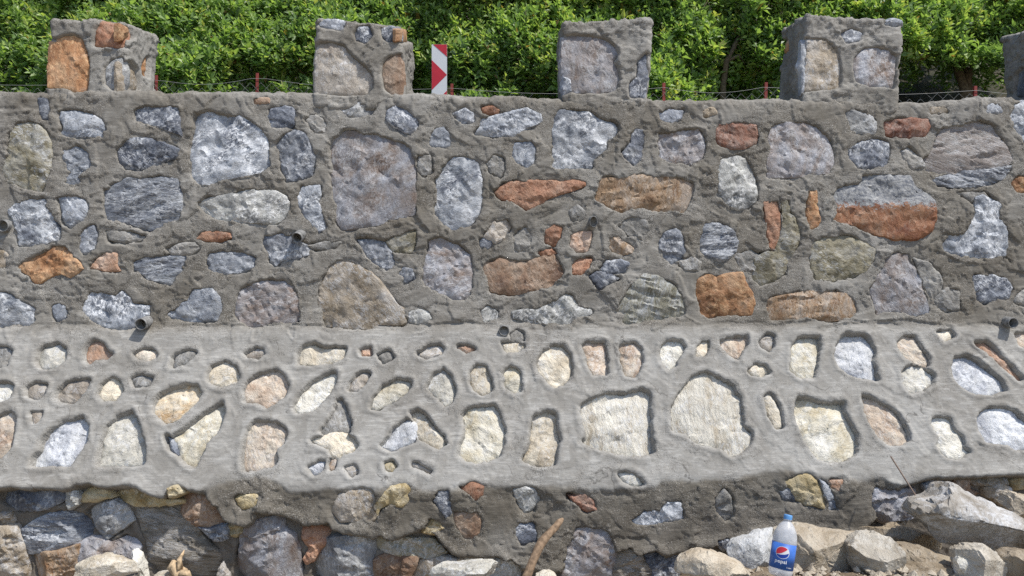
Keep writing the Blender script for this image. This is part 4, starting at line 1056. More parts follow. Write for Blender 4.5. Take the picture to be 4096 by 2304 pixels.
merlon(2253, 2586, 66, 2.42, 0.0, 0.035, [
  ('mauve','f',2,[(525,380),(640,370),(760,380),(900,400),(1020,480),(1050,560),(1000,620),(1050,700),(1060,800),(1030,890),(880,910),(700,910),(600,900),(590,800),(525,780),(520,560)]),
  ('dkblue','f',2,[(1270,640),(1345,560),(1350,750),(1338,960),(1200,950),(1200,830),(1270,770)]),
  ('blue','f',2,[(525,790),(580,810),(590,900),(525,930)]),
 ], 3, 0.34, -0.012, 0.0)
merlon(3204, 3584, 54, 2.42, 0.04, 0.065, [
  ('tan','f',3,[(410,420),(560,420),(640,480),(700,570),(720,700),(720,860),(560,880),(390,890),(385,720),(405,560)]),
  ('bluel','f',3,[(345,420),(400,400),(395,560),(375,740),(370,890),(345,910),(345,620)]),
  ('mauve','f',3,[(890,600),(980,510),(1100,500),(1220,540),(1275,580),(1268,720),(1258,880),(1160,850),(1040,850),(910,800),(890,700)]),
  ('blue','f',3,[(760,340),(850,300),(940,330),(900,400),(800,410)]),
  ('bluel','f',3,[(1200,235),(1230,205),(1340,200),(1345,235),(1280,250)]),
  ('orange','l',3,[(130,450),(180,410),(185,500),(150,520)]),
 ], 4, 0.34, 0.0, -0.018)
merlon(4185, 4540, 74, 2.42, 0.0, 0.0, [
  ('dkblue','l',3,[(2500,760),(2560,700),(2580,960),(2490,960)]),
 ], 5, 0.34, -0.03, 0.0)

# ------------------------------------------------------------------ drain pipes
PIPE = simple_mat('grey_plastic_pipe', (0.20, 0.20, 0.197), 0.6, 0, 0.6, 60, 0.2)
PIPE_IN = simple_mat('pipe_inside', (0.03, 0.03, 0.032), 0.8)
def pipe(px, py, out, rad, aim, squash=1.0):
    x, s = to_wall(px, py); x = float(x); s = float(s)
    D = float(np.interp(s, S, PD)) + SHEAR * x; z = float(np.interp(s, S, PZ))
    d = Vector(aim).normalized()
    # put the mouth, not the root, on the pixel's ray
    ray = Vector(((px - 2048) / F, 1, (1152 - py) / F))
    mouth = Vector((0, 0, EYE)) + ray * (D - out)
    root = mouth - d * (out + 0.12)
    A = d.cross(Vector((0, 0, 1))).normalized(); B = d.cross(A).normalized()
    V = []; Fc = []; n = 28
    rows = [(root, rad), (mouth - d * 0.002, rad), (mouth, rad - 0.0008), (mouth, rad - 0.0038), (mouth - d * (out + 0.10), rad - 0.004)]
    for c, r in rows:
        for j in range(n):
            an = 2 * math.pi * j / n
            V.append(c + A * math.cos(an) * r * squash + B * math.sin(an) * r)
    for i in range(len(rows) - 1):
        for j in range(n):
            k = (j + 1) % n
            Fc.append((i * n + j, i * n + k, (i + 1) * n + k, (i + 1) * n + j))
    Fc.append(tuple(range((len(rows) - 1) * n, len(rows) * n)))
    me = pydata('drain_pipe', V, Fc, PIPE)
    return link('drain_pipe', me, wall, WINV)
pipe(1024 + 410 / 2.5156, 400 + 1388 / 2.5156, 0.060, 0.027, (-0.06, -1, -0.34))
pipe(22 / 2.5156, 400 + 1265 / 2.5156, 0.030, 0.030, (0.0, -1, -0.1))
pipe(1415 / 2.5156, 850 + 1126 / 2.5156, 0.065, 0.029, (0.0, -1, -0.16))
pipe(2048 + 822 / 2.5156, 850 + 92 / 2.5156, 0.045, 0.029, (0.12, -1, -0.1), 0.72)
pipe(1024 + 2497 / 2.5156, 850 + 1190 / 2.5156, 0.030, 0.026, (0.0, -1, -0.1))
pipe(3072 + 2470 / 2.5156, 850 + 1112 / 2.5156, 0.070, 0.027, (0.0, -1, -0.08))

# ------------------------------------------------------------------ ground in front, road level and hillside behind
def soil_mat():
    t = NT('dry_soil')
    v, _ = t.vec(rand=False)
    a = t.noise(v, 3, 6, 0.65); b = t.noise(v, 40, 5, 0.7)
    col = t.ramp(a, [(0.3, (0.17, 0.13, 0.09)), (0.55, (0.29, 0.235, 0.17)), (0.75, (0.38, 0.33, 0.26))])
    col = t.mix(t.ramp(b, [(0.35, 0.6), (0.5, 0.0)]), col, (0.12, 0.09, 0.065))
    t.l.new(col, t.b.inputs['Base Color']); t.b.inputs['Roughness'].default_value = 0.95
    t.b.inputs['Specular IOR Level'].default_value = 0.15
    n = t.bump(b, 0.8, 0.012); n = t.bump(t.noise(v, 160, 3, 0.6), 0.6, 0.004, n)
    t.l.new(n, t.b.inputs['Normal'])
    return t.m
SOIL = soil_mat()

def ground_z(x, y):
    x = np.asarray(x, dtype=float); y = np.asarray(y, dtype=float)
    heap = sstep(0.40, 0.95, x) * sstep(1.5, 2.75, y) * 0.42 * (1 - 0.55 * sstep(2.93, 3.15, y))
    left = 0.13 * sstep(2.0, 3.3, y)
    near = sstep(0.3, 1.5, y)
    z = np.maximum(heap, left) + near * (0.020 * fbm(x * 4, y * 4, 0, 4, 201) + 0.010 * fbm(x * 22, y * 22, 0, 3, 203))
    return z

def grid_obj(name, xs, ys, zf, mat, kind='structure'):
    X, Y = np.meshgrid(xs, ys); Z = zf(X, Y)
    V = np.stack([X, Y, Z], -1).reshape(-1, 3)
    i = np.arange(len(V)).reshape(X.shape)
    Fq = np.stack([i[:-1, :-1], i[:-1, 1:], i[1:, 1:], i[1:, :-1]], -1).reshape(-1, 4)
    o = link(name, mesh_np(name, V, Fq, mat)); o['kind'] = kind
    return o
gx = np.r_[np.linspace(-60, -3.6, 24), np.arange(-3.5, 3.5, 0.022), np.linspace(3.6, 60, 24)]
gy = np.r_[np.linspace(-60, 0.2, 24), np.arange(0.3, 3.85, 0.022)]
grid_obj('ground', gx, gy, ground_z, SOIL)

def hill_z(x, y):
    r = sstep(6.75, 7.5, y) * (0.55 + 0.12 * fbm(x * 0.9, y * 0.9, 0, 3, 205))
    return 2.33 + r + np.maximum(0, y - 7.6) * 0.85 + sstep(6.5, 7.0, y) * (0.05 * fbm(x * 5, y * 5, 0, 4, 207)) + 0.01 * fbm(x * 20, y * 20, 0, 2, 209)
hx = np.r_[np.linspace(-60, -7, 16), np.arange(-6.5, 6.6, 0.06), np.linspace(7, 60, 16)]
hy = np.r_[np.arange(4.30, 8.6, 0.06), np.linspace(8.8, 45, 24)]
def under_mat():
    t = NT('shaded_undergrowth_soil')  # dark backing: shade behind the hedge put into the soil and plant colours
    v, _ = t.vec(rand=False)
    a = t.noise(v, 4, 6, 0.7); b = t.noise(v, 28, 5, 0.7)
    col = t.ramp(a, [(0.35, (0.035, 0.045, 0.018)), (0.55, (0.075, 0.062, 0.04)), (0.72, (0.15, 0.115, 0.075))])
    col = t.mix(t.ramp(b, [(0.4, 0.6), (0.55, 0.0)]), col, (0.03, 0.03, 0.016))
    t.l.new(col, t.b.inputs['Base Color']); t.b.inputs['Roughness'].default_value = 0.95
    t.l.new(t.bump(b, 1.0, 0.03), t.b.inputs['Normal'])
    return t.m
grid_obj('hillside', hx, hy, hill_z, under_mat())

# ------------------------------------------------------------------ hedge
def leaf_mat():
    t = NT('green_leaf')
    at = t.node('ShaderNodeAttribute'); at.attribute_name = 'tone'
    col = t.ramp(at.outputs['Fac'], [(0.0, (0.11, 0.175, 0.08)), (0.45, (0.22, 0.335, 0.115)), (0.8, (0.36, 0.48, 0.15)), (0.93, (0.48, 0.55, 0.17)), (1.0, (0.30, 0.20, 0.07))])
    t.l.new(col, t.b.inputs['Base Color'])
    t.b.inputs['Roughness'].default_value = 0.46
    t.b.inputs['Specular IOR Level'].default_value = 0.6
    tr = t.node('ShaderNodeBsdfTranslucent')
    br = t.mix(1.0, col, (1.5, 1.6, 0.8), 'MULTIPLY')
    t.l.new(br, tr.inputs['Color'])
    ms = t.node('ShaderNodeMixShader'); ms.inputs[0].default_value = 0.42
    t.l.new(t.b.outputs[0], ms.inputs[1]); t.l.new(tr.outputs[0], ms.inputs[2])
    t.l.new(ms.outputs[0], t.out.inputs['Surface'])
    return t.m
LEAF = leaf_mat()
BARK = simple_mat('bark', (0.16, 0.12, 0.085), 0.9, 0, 0.45, 45, 0.8)

hedge, HINV = empty('hedge', (0, 7.3, 2.4))
tag(hedge, 'tall leafy green hedge behind the wire fence above the wall', 'hedge')

def hedge_front(x, z):
    y = 7.05 + 0.28 * fbm(x * 1.1, z * 1.3, 0, 3, 301) - 0.16 * fbm(x * 3.2, z * 3.2, 0, 2, 303)
    y = y - 0.20 + 0.40 * (z - 3.0)
    # shaded hollows under the crowns
    hol = 0.75 * np.exp(-((x - (-1.05)) / 0.55) ** 2 - ((z - 3.15) / 0.38) ** 2) + 0.8 * np.exp(-((x - 0.25) / 0.45) ** 2 - ((z - 3.0) / 0.35) ** 2) \
        + 0.6 * np.exp(-((x - 2.05) / 0.35) ** 2 - ((z - 3.25) / 0.35) ** 2) + 0.4 * np.exp(-((x + 2.3) / 0.5) ** 2 - ((z - 2.95) / 0.25) ** 2)
    return y + hol
NSH = 26000
sx = rng.uniform(-5.6, 5.6, NSH); sz = rng.uniform(2.5, 4.95, NSH)
zmin = np.interp(sx, [-6, -3, 0, 2.0, 2.55, 2.85, 3.2, 3.7, 6], [2.5, 2.5, 2.55, 2.6, 2.95, 3.5, 3.62, 3.60, 3.3]) + 0.10 * fbm(sx * 4, sx * 0, 0, 2, 310)
keep = (sz > zmin)
sx = sx[keep]; sz = sz[keep]
sy = hedge_front(sx, sz) + rng.exponential(0.15, len(sx)) - 0.05 + 0.22 * sstep(0.15, 0.5, -fbm(sx * 2.4, sz * 2.4, 0, 3, 305))
sx2 = rng.uniform(-5.6, 5.6, 5200); sz2 = rng.uniform(3.55, 5.0, 5200)
sx = np.r_[sx, sx2]; sz = np.r_[sz, sz2]; sy = np.r_[sy, hedge_front(sx2, sz2) + rng.uniform(0.25, 1.3, 5200)]
ns = len(sx)
dirv = np.c_[rng.normal(0, 0.55, ns), -0.55 + rng.normal(0, 0.35, ns), 0.75 + rng.normal(0, 0.35, ns)]
dirv /= np.linalg.norm(dirv, axis=1, keepdims=True)
LV = []; LT = []
shoot_tone = np.clip(0.42 + 0.20 * rng.normal(size=ns) + 0.25 * fbm(sx * 1.5, sz * 1.5, 0, 3, 320), 0, 0.9)
NL = 9
shoot_size = rng.uniform(0.65, 1.4, ns)
for k in range(NL):
    f = k / (NL - 1)
    L = (0.10 + 0.06 * rng.random(ns))
    base = np.c_[sx, sy, sz] + dirv * (L * f)[:, None]
    az = k * 2.4 + rng.uniform(0, 6.28, ns) * 0.3 + sx * 50
    a = np.cross(dirv, np.array([0.3, 0.1, 0.95])); a /= np.linalg.norm(a, axis=1, keepdims=True)
    b = np.cross(dirv, a)
    side = a * np.cos(az)[:, None] + b * np.sin(az)[:, None]
    out = side * (0.9 - 0.45 * f) + dirv * (0.35 + 0.5 * f) + rng.normal(0, 0.16, (ns, 3))
    out /= np.linalg.norm(out, axis=1, keepdims=True)
    up = np.array([0.32, -0.42, 0.86]) + rng.normal(0, 0.33, (ns, 3))
    wv = np.cross(out, up); wv /= np.linalg.norm(wv, axis=1, keepdims=True) + 1e-9
    nv = np.cross(wv, out)
    ll = (0.046 + 0.030 * rng.random(ns)) * (0.75 + 0.4 * math.sin(math.pi * min(1, f + 0.15)))
    ll = ll * shoot_size
    lw = ll * rng.uniform(0.24, 0.34, ns)
    p0 = base + out * 0.006
    mid = p0 + out * (ll * 0.45)[:, None]
    fold = (lw * 0.35)[:, None]
    pl = mid + wv * lw[:, None] + nv * fold; pr = mid - wv * lw[:, None] + nv * fold
    tip = p0 + out * ll[:, None] - nv * (ll * 0.12)[:, None]
    LV.append(np.stack([p0, pl, tip, pr], 1))
    tn = np.clip(shoot_tone + 0.10 * rng.normal(size=ns) + 0.16 * f, 0.0, 0.95)
    tn = np.where(rng.random(ns) < 0.012, 1.0, tn)
    LT.append(np.repeat(tn[:, None], 4, 1))
LV = np.concatenate(LV, 0); LT = np.concatenate(LT, 0)
nl = len(LV)
bi = (np.arange(nl) * 4)[:, None]
tri = np.concatenate([bi + np.array([[0, 1, 2]]), bi + np.array([[0, 2, 3]])], 0)
me = mesh_np('foliage', LV.reshape(-1, 3), tri, LEAF, smooth=False)
at = me.attributes.new('tone', 'FLOAT', 'POINT'); at.data.foreach_set('value', LT.ravel().astype(np.float32))
fo = link('foliage', me, hedge, HINV); fo['kind'] = 'stuff'

def ray_pt(c, tx, ty, D, r=0):
    p = tile(c, r, [(tx, ty)])[0]
    return Vector(((p[0] - 2048) / F * D, D, EYE + (1152 - p[1]) / F * D))

def trunk(path, r0, r1, seed):
    n = len(path)
    V, Fc = tube_arrays(path, [r0 + (r1 - r0) * i / (n - 1) for i in range(n)], 9, True, 0.12, seed)
    return link('trunk', pydata('trunk', V, Fc, BARK), hedge, HINV)
def drop(p, z=2.5): return Vector((p.x + 0.03, p.y + 0.05, z))
TV = []; TF = []
for _ in range(170):
    i_ = int(rng.integers(0, len(sx))); p = Vector((float(sx[i_]), float(sy[i_]) + 0.12, float(sz[i_]) - 0.1))
    dd = Vector((float(rng.normal(0, 0.5)), float(rng.normal(-0.25, 0.3)), 0.8)).normalized(); L_ = float(rng.uniform(0.25, 0.55))
    v_, f_ = tube_arrays([p, p + dd * L_ * 0.5 + Vector((0.02, 0, 0)), p + dd * L_], [0.006, 0.004, 0.002], 5)
    o_ = len(TV); TV += v_; TF += [tuple(k_ + o_ for k_ in f__) for f__ in f_]
tw = link('twigs', pydata('twigs', TV, TF, BARK), hedge, HINV); tw['kind'] = 'stuff'
a = ray_pt(3, 1975, 900, 7.45)
trunk([drop(a), a, ray_pt(3, 1940, 760, 7.45), ray_pt(3, 1890, 650, 7.45), ray_pt(3, 1780, 560, 7.5), ray_pt(3, 1650, 420, 7.6)], 0.05, 0.025, 1)
trunk([drop(a) + Vector((0.04, 0.02, 0)), a + Vector((0.04, 0, 0)), ray_pt(3, 2010, 760, 7.45), ray_pt(3, 2110, 600, 7.45), ray_pt(3, 2230, 480, 7.5), ray_pt(3, 2330, 330, 7.6)], 0.045, 0.028, 2)
trunk([ray_pt(3, 2010, 760, 7.45), ray_pt(3, 1960, 560, 7.5), ray_pt(3, 2060, 450, 7.5), ray_pt(3, 2180, 390, 7.5)], 0.03, 0.015, 6)
b = ray_pt(2, 2120, 880, 7.4)
trunk([drop(b), b, ray_pt(2, 2160, 620, 7.35), ray_pt(2, 2230, 470, 7.35), ray_pt(2, 2330, 260, 7.5)], 0.035, 0.02, 3)
trunk([ray_pt(2, 2160, 620, 7.35), ray_pt(2, 2280, 560, 7.35), ray_pt(2, 2340, 640, 7.4)], 0.02, 0.012, 7)
c_ = ray_pt(2, 65, 900, 7.3)
trunk([drop(c_), c_, ray_pt(2, 90, 720, 7.3), ray_pt(2, 30, 650, 7.35), ray_pt(1, 2500, 520, 7.6)], 0.022, 0.012, 4)
d_ = ray_pt(1, 2480, 860, 7.4)
trunk([drop(d_), d_, ray_pt(1, 2300, 800, 7.35), ray_pt(1, 2200, 720, 7.4), ray_pt(1, 2150, 560, 7.6)], 0.022, 0.012, 5)

# ------------------------------------------------------------------ wire fence
RED = simple_mat('red_oxide_paint', (0.30, 0.06, 0.05), 0.55, 0, 0.25, 40)
WIRE = simple_mat('galvanised_wire', (0.28, 0.28, 0.27), 0.6, 0.2)
fence, FINV = empty('wire_fence', (0, 6.55, 2.33))
tag(fence, 'low chain link fence on thin red angle posts in front of the hedge', 'fence')
FD = 6.55
def post(x, ztop, lean=0.0):
    V = []; Fc = []
    w, t = 0.024, 0.004
    L = [(-w / 2, -w / 2), (w / 2, -w / 2), (w / 2, -w / 2 + t), (-w / 2 + t, -w / 2 + t), (-w / 2 + t, w / 2), (-w / 2, w / 2)]
    for z in (2.25, ztop):
        for (a, b) in L: V.append((x + a + lean * (z - 2.3), FD + b, z))
    for j in range(6):
        k = (j + 1) % 6; Fc.append((j, k, 6 + k, 6 + j))
    Fc.append((6, 7, 8, 9)); Fc.append((6, 9, 10, 11)); Fc.append((3, 2, 1, 0)); Fc.append((5, 4, 3, 0))
    return link('post', pydata('post', V, Fc, RED, False), fence, FINV)
post_x = []
for px, py, ln in [(-420, 300, 0.02), (628, 302, 0.02), (1031, 293, 0.015), (1808, 336, -0.01), (2655, 333, 0.0), (3064, 330, 0.03), (3900, 345, 0.0), (4500, 340, 0)]:
    x = (px - 2048) / F * FD; zt = EYE + (1152 - py) / F * FD
    post(x - ln * (zt - 2.3), zt, ln); post_x.append((x, zt))
pxs = np.array([p[0] for p in post_x]); pzs = np.array([p[1] for p in post_x]) - 0.02
def f_top(x):
    i = np.searchsorted(pxs, x) - 1; i = int(np.clip(i, 0, len(pxs) - 2))
    f = (x - pxs[i]) / (pxs[i + 1] - pxs[i])
    return float(pzs[i] + (pzs[i + 1] - pzs[i]) * f - 0.05 * math.sin(math.pi * min(max(f, 0), 1)) - 0.02)
V = []; Fc = []
def add_wire(p, q, r=0.0016):
    p = Vector(p); q = Vector(q); t = (q - p).normalized(); a = t.cross(Vector((0, 1, 0.2))).normalized(); b = t.cross(a)
    o = len(V)
    for e in (p, q):
        for j in range(3):
            an = 2.094 * j; V.append(e + (a * math.cos(an) + b * math.sin(an)) * r)
    for j in range(3):
        k = (j + 1) % 3; Fc.append((o + j, o + k, o + 3 + k, o + 3 + j))
cell = 0.092
x = -5.2
while x < 5.2:
    for sg in (1, -1):
        z0 = 2.36; px_ = x; n = 0
        while True:
            z1 = z0 + cell / 2; x1 = px_ + sg * cell / 2
            if z1 > f_top(px_): break
            sag = 0.006 * math.sin(px_ * 3 + z0 * 5)
            add_wire((px_ + sag, FD - 0.016 + 0.003 * sg, z0), (x1 + sag, FD - 0.016 - 0.003 * sg, z1))
            z0, px_ = z1, x1; sg = -sg
    x += cell
link('netting', pydata('netting', V, Fc, WIRE), fence, FINV)
V = []; Fc = []
xs_ = np.arange(-5.2, 5.2, 0.12)
for i in range(len(xs_) - 1):
    add_wire((xs_[i], FD - 0.018, f_top(xs_[i])), (xs_[i + 1], FD - 0.018, f_top(xs_[i + 1])), 0.0017)
link('top_wire', pydata('top_wire', V, Fc, WIRE), fence, FINV)

# ------------------------------------------------------------------ chevron marker
SD = 6.15
SIGNW = simple_mat('white_sign_sheet', (0.74, 0.75, 0.77), 0.4, 0, 0.04, 20)
SIGNR = simple_mat('red_sign_sheet', (0.56, 0.035, 0.055), 0.4, 0, 0.08, 20)
sx0, sx1 = ray_pt(1, 1768, 600, SD).x, ray_pt(1, 1922, 600, SD).x
szt = ray_pt(1, 1800, 447, SD).z
sign, SINV = empty('chevron_marker', ((sx0 + sx1) / 2, SD, 2.33))
tag(sign, 'narrow upright red and white chevron road marker behind the wall', 'sign')
szb = szt - 0.86
def slab(name, poly, y0, y1, mat, parent, inv):
    n = len(poly)
    V = [(p[0], y0, p[1]) for p in poly] + [(p[0], y1, p[1]) for p in poly]
    Fc = [tuple(range(n - 1, -1, -1)), tuple(range(n, 2 * n))] + [(j, (j + 1) % n, n + (j + 1) % n, n + j) for j in range(n)]
    return link(name, pydata(name, V, Fc, mat, False), parent, inv)
panel = slab('panel', [(sx0, szb), (sx1, szb), (sx1, szt), (sx0, szt)], SD, SD + 0.004, SIGNW, sign, SINV)
def sz_(ty): return ray_pt(1, 1800, ty, SD).z
slab('red_stripe', [(sx0 + 0.012, szt - 0.001), (sx1 - 0.001, sz_(570)), (sx1 - 0.001, szt - 0.001)], SD - 0.0015, SD + 0.001, SIGNR, panel, None)
slab('red_stripe', [(sx0 + 0.001, sz_(605)), (sx0 + 0.001, sz_(905)), (sx1 - 0.001, sz_(752))], SD - 0.0015, SD + 0.001, SIGNR, panel, None)
slab('red_stripe', [(sx0 + 0.001, sz_(1075)), (sx0 + 0.001, sz_(1240)), (sx1 - 0.001, sz_(1080)), (sx1 - 0.001, sz_(912))], SD - 0.0015, SD + 0.001, SIGNR, panel, None)
V, Fc = tube_arrays([((sx0 + sx1) / 2, SD + 0.025, 2.25), ((sx0 + sx1) / 2, SD + 0.025, szt - 0.1)], [0.02, 0.02], 12)
link('pole', pydata('pole', V, Fc, WIRE), sign, SINV)

# ------------------------------------------------------------------ loose rocks on the ground
def rock(outline, c, D, thick, kind, label, seed, lean=0.0, cuts=16, group=None, r=4, name='rock', rough=1.15, top=0.55, under=(-0.35, -0.92, -0.15, 0.72)):
    q = tile(c, r, outline)
    P = np.c_[(q[:, 0] - 2048) / F * D, EYE + (1152 - q[:, 1]) / F * D]
    P, per = resample(chaikin(P, 1, 0.12), 84)
    ctr = P.mean(0); d = P - ctr
    size = math.sqrt(np.ptp(P[:, 0]) * np.ptp(P[:, 1]))
    n = len(P); m = 38
    V = []
    ph = np.linspace(-math.pi / 2, math.pi / 2, m + 1)[1:-1]
    for f in ph:
        cs = abs(math.cos(f)) ** 0.34
        V.append(np.c_[d[:, 0] * cs, np.full(n, thick * math.sin(f)), d[:, 1] * cs])
    V = np.vstack(V + [np.array([[0, -thick, 0], [0, thick, 0]])])
    rg = np.random.default_rng(seed)
    nrm = V / (np.array([max(1e-3, np.abs(d[:, 0]).max()), thick, max(1e-3, np.abs(d[:, 1]).max())]))
    rad = np.linalg.norm(V, axis=1, keepdims=True) + 1e-6
    # flat split faces; the outline seen from the front is kept
    planes = [(np.array([0.1, -0.62, 0.78]), top), (np.array(under[:3]), under[3])]
    for _ in range(cuts):
        v = rg.normal(size=3); v[1] = -abs(v[1]) * 1.2 - 0.65; v /= np.linalg.norm(v)
        planes.append((v, rg.uniform(0.45, 0.85)))
    for v, k in planes:
        dd = V @ v; lim = dd.max() * k
        V = V - np.maximum(0, dd - lim)[:, None] * v[None, :]
    so = seed * 5.3
    a = fbm(V[:, 0] * 9 + so, V[:, 1] * 9, V[:, 2] * 9, 5, seed, 0.6) * 0.020 * rough * min(1.5, size / 0.25)
    b = fbm(V[:, 0] * 38 + so, V[:, 1] * 38, V[:, 2] * 38, 3, seed + 4) * 0.0065 * rough
    wq = V + 0.02 * np.c_[fbm(V[:, 0] * 12 + so, V[:, 1] * 12, V[:, 2] * 12, 2, seed + 6), fbm(V[:, 0] * 12, V[:, 1] * 12 + so, V[:, 2] * 12, 2, seed + 7), fbm(V[:, 0] * 12, V[:, 1] * 12, V[:, 2] * 12 + so, 2, seed + 8)]
    fq = 2.2 / max(0.06, size)
    ang = rg.uniform(0.3, 0.9)
    qx = np.floor((wq[:, 0] * math.cos(ang) + wq[:, 2] * math.sin(ang)) * fq * 2.2 + 50); qz = np.floor((-wq[:, 0] * math.sin(ang) + wq[:, 2] * math.cos(ang)) * fq * 3.0 + 50); qy = np.floor(wq[:, 1] * fq * 2 + 50)
    cell_ = _h(qx.astype(np.int64), qy.astype(np.int64), qz.astype(np.int64), seed) * 0.028 * size * rough
    V = V * (1 + (a + b + cell_)[:, None] / rad * 1.0)
    for ax_, dd_ in ((0, d[:, 0]), (2, d[:, 1])):
        lo, hi = V[:, ax_].min(), V[:, ax_].max()
        V[:, ax_] = dd_.min() + (V[:, ax_] - lo) / (hi - lo) * (dd_.max() - dd_.min())
    k = m - 1
    j = np.arange(n); jn = (j + 1) % n
    T = []
    for i in range(k - 1):
        A = i * n; B = (i + 1) * n
        T.append(np.c_[A + j, B + jn, B + j]); T.append(np.c_[A + j, A + jn, B + jn])
    T.append(np.c_[np.full(n, k * n), jn, j]); e = (k - 1) * n
    T.append(np.c_[np.full(n, k * n + 1), e + j, e + jn])
    T = np.vstack(T)
    me = crisp(mesh_np(name, V, T, MATS[kind]), 22)
    o = link(name, me)
    o.location = (ctr[0], D + thick * 0.25, ctr[1])
    tag(o, label, 'rock', group)
    return o

rock([(1610,960),(1640,810),(1880,760),(1990,660),(2110,610),(2300,700),(2480,830),(2620,900),(2800,980),(2800,1320),(2500,1340),(2250,1330),(2040,1310),(1900,1200),(1800,1100),(1690,1010)], 3, 3.02, 0.26, 'grey_rock', 'largest boulder, pale grey topped, leaning on the wall foot at the right edge', 401, top=0.34, cuts=4, under=(-0.20, -0.80, -0.56, 0.16))
rock([(1560,730),(1640,690),(1760,690),(1880,700),(2010,690),(2080,740),(1900,790),(1700,810),(1600,790)], 3, 3.30, 0.12, 'tang', 'flat dusty slab wedged between the largest boulder and the wall', 402)
rock([(2210,1330),(2195,1235),(2260,1160),(2450,1095),(2620,1025),(2760,1060),(2780,1350),(2500,1400),(2350,1370)], 2, 3.02, 0.10, 'whitesl', 'white and blue grey rock just left of the plastic bottle', 403, top=0.5)
rock([(120,1060),(300,1005),(500,1000),(580,1030),(700,1070),(850,1060),(950,1085),(1075,1075),(1100,1200),(1080,1340),(1040,1470),(700,1530),(300,1530),(120,1500)], 3, 3.00, 0.14, 'sand', 'broad cream coloured rock just right of the plastic bottle', 404, top=0.42, cuts=7, under=(-0.3, -0.85, -0.42, 0.55))
rock([(890,1200),(985,1110),(1180,1075),(1310,1120),(1370,1200),(1430,1300),(1480,1450),(1440,1560),(1000,1560),(920,1420),(900,1300)], 3, 2.90, 0.14, 'sandg', 'domed grey tan rock between the cream rock and the thin slabs', 405, top=0.6)
rock([(1335,1200),(1500,1205),(1680,1228),(1790,1300),(1940,1330),(1950,1385),(1700,1400),(1430,1385),(1370,1300)], 3, 2.98, 0.13, 'sandd', 'upper of two thin tan slabs stacked under the largest boulder', 406, cuts=4, top=0.8)
rock([(1420,1400),(1650,1385),(1850,1390),(1975,1440),(1980,1520),(1420,1520)], 3, 2.88, 0.13, 'sandd', 'lower of two thin tan slabs at the bottom edge', 407, cuts=4, top=0.7)
rock([(1930,1310),(1965,1275),(2035,1300),(2040,1400),(2030,1500),(1950,1500)], 3, 2.84, 0.05, 'white', 'small white chunk standing beside the thin tan slabs', 408)
rock([(2020,1260),(2150,1215),(2300,1185),(2420,1280),(2490,1430),(2520,1560),(2020,1560),(2005,1400)], 3, 2.80, 0.13, 'sandg', 'grey tan rock in front of the largest boulder', 409, top=0.7)
rock([(2430,760),(2480,680),(2510,630),(2600,650),(2760,700),(2800,850),(2620,900),(2480,820)], 3, 3.36, 0.10, 'sand', 'pale cream rock above the largest boulder at the right edge', 410)
rock([(2470,1300),(2600,1240),(2780,1260),(2800,1540),(2480,1540),(2440,1420)], 3, 2.78, 0.12, 'sandd', 'brown rock in the bottom right corner', 411)
rock([(1700,1500),(1760,1390),(1860,1320),(1950,1280),(2120,1300),(2300,1385),(2400,1430),(2430,1540),(1700,1540)], 2, 2.84, 0.16, 'sand', 'sandy rock at the bottom edge, left of the plastic bottle', 412, top=0.4)
rock([(690,1449),(730,1340),(850,1290),(950,1283),(1090,1330),(1180,1370),(1250,1420),(1280,1540),(690,1540)], 0, 3.02, 0.10, 'sandw', 'cream white rock at the bottom edge below the blue grey stones', 413, top=0.45)
rock([(1295,1240),(1350,1192),(1400,1250),(1415,1310),(1462,1390),(1490,1540),(1400,1540),(1330,1350)], 0, 3.22, 0.035, 'white', 'slim pale stone splinter standing upright beside the cream white rock', 414, cuts=4)
rock([(2185,1420),(2222,1305),(2270,1400),(2310,1460),(2310,1540),(2180,1540)], 0, 3.22, 0.03, 'tang', 'small pointed pale shard at the foot of the bare stones', 415, cuts=4)
rock([(1520,1449),(1600,1432),(1680,1425),(1710,1449),(1720,1530),(1520,1530)], 0, 3.10, 0.06, 'sandw', 'small cream rock below the broken wood at the bottom edge', 416, cuts=5)
rock([(1720,1470),(1850,1400),(2050,1388),(2330,1352),(2392,1400),(2440,1540),(1720,1540)], 1, 3.12, 0.11, 'white', 'flat white rock at the bottom edge, left of the stick', 417, top=0.6)
rock([(235,1465),(320,1432),(400,1430),(450,1460),(460,1540),(230,1540)], 2, 3.05, 0.06, 'sandw', 'low pale stone tip at the foot of the stick', 418, cuts=5)
rock([(1010,1010),(1200,1000),(1430,960),(1700,1060),(1850,1180),(1860,1260),(1500,1240),(1330,1180),(1100,1110)], 3, 3.34, 0.10, 'sandd', 'dark brown rock in the shaded hollow behind the slabs', 419)

# gravel and crumbs on the heap
GV = []; GT = []
rg = np.random.default_rng(77)
ico = np.array([(0, 0, 1), (0.9, 0, 0.3), (0.28, 0.85, 0.3), (-0.72, 0.53, 0.3), (-0.72, -0.53, 0.3), (0.28, -0.85, 0.3), (0, 0, -0.7)])
it = np.array([(0, 1, 2), (0, 2, 3), (0, 3, 4), (0, 4, 5), (0, 5, 1), (6, 2, 1), (6, 3, 2), (6, 4, 3), (6, 5, 4), (6, 1, 5)])
ng = 5200
px_ = rg.uniform(-2.6, 2.8, ng); py_ = 3.42 - np.abs(rg.normal(0, 0.45, ng))
px_[ng // 2:] = rg.uniform(0.5, 2.8, ng - ng // 2)
pz_ = ground_z(px_, py_)
for i in range(ng):
    s_ = 0.004 + 0.024 * rg.random() ** 3.2
    v = ico * rg.uniform(0.6, 1.3, (7, 3)) * s_
    GV.append(v + np.array([px_[i], py_[i], pz_[i] + s_ * 0.3])); GT.append(it + 7 * i)
gr = link('gravel', mesh_np('gravel', np.vstack(GV), np.vstack(GT), MATS['sand'], smooth=False))
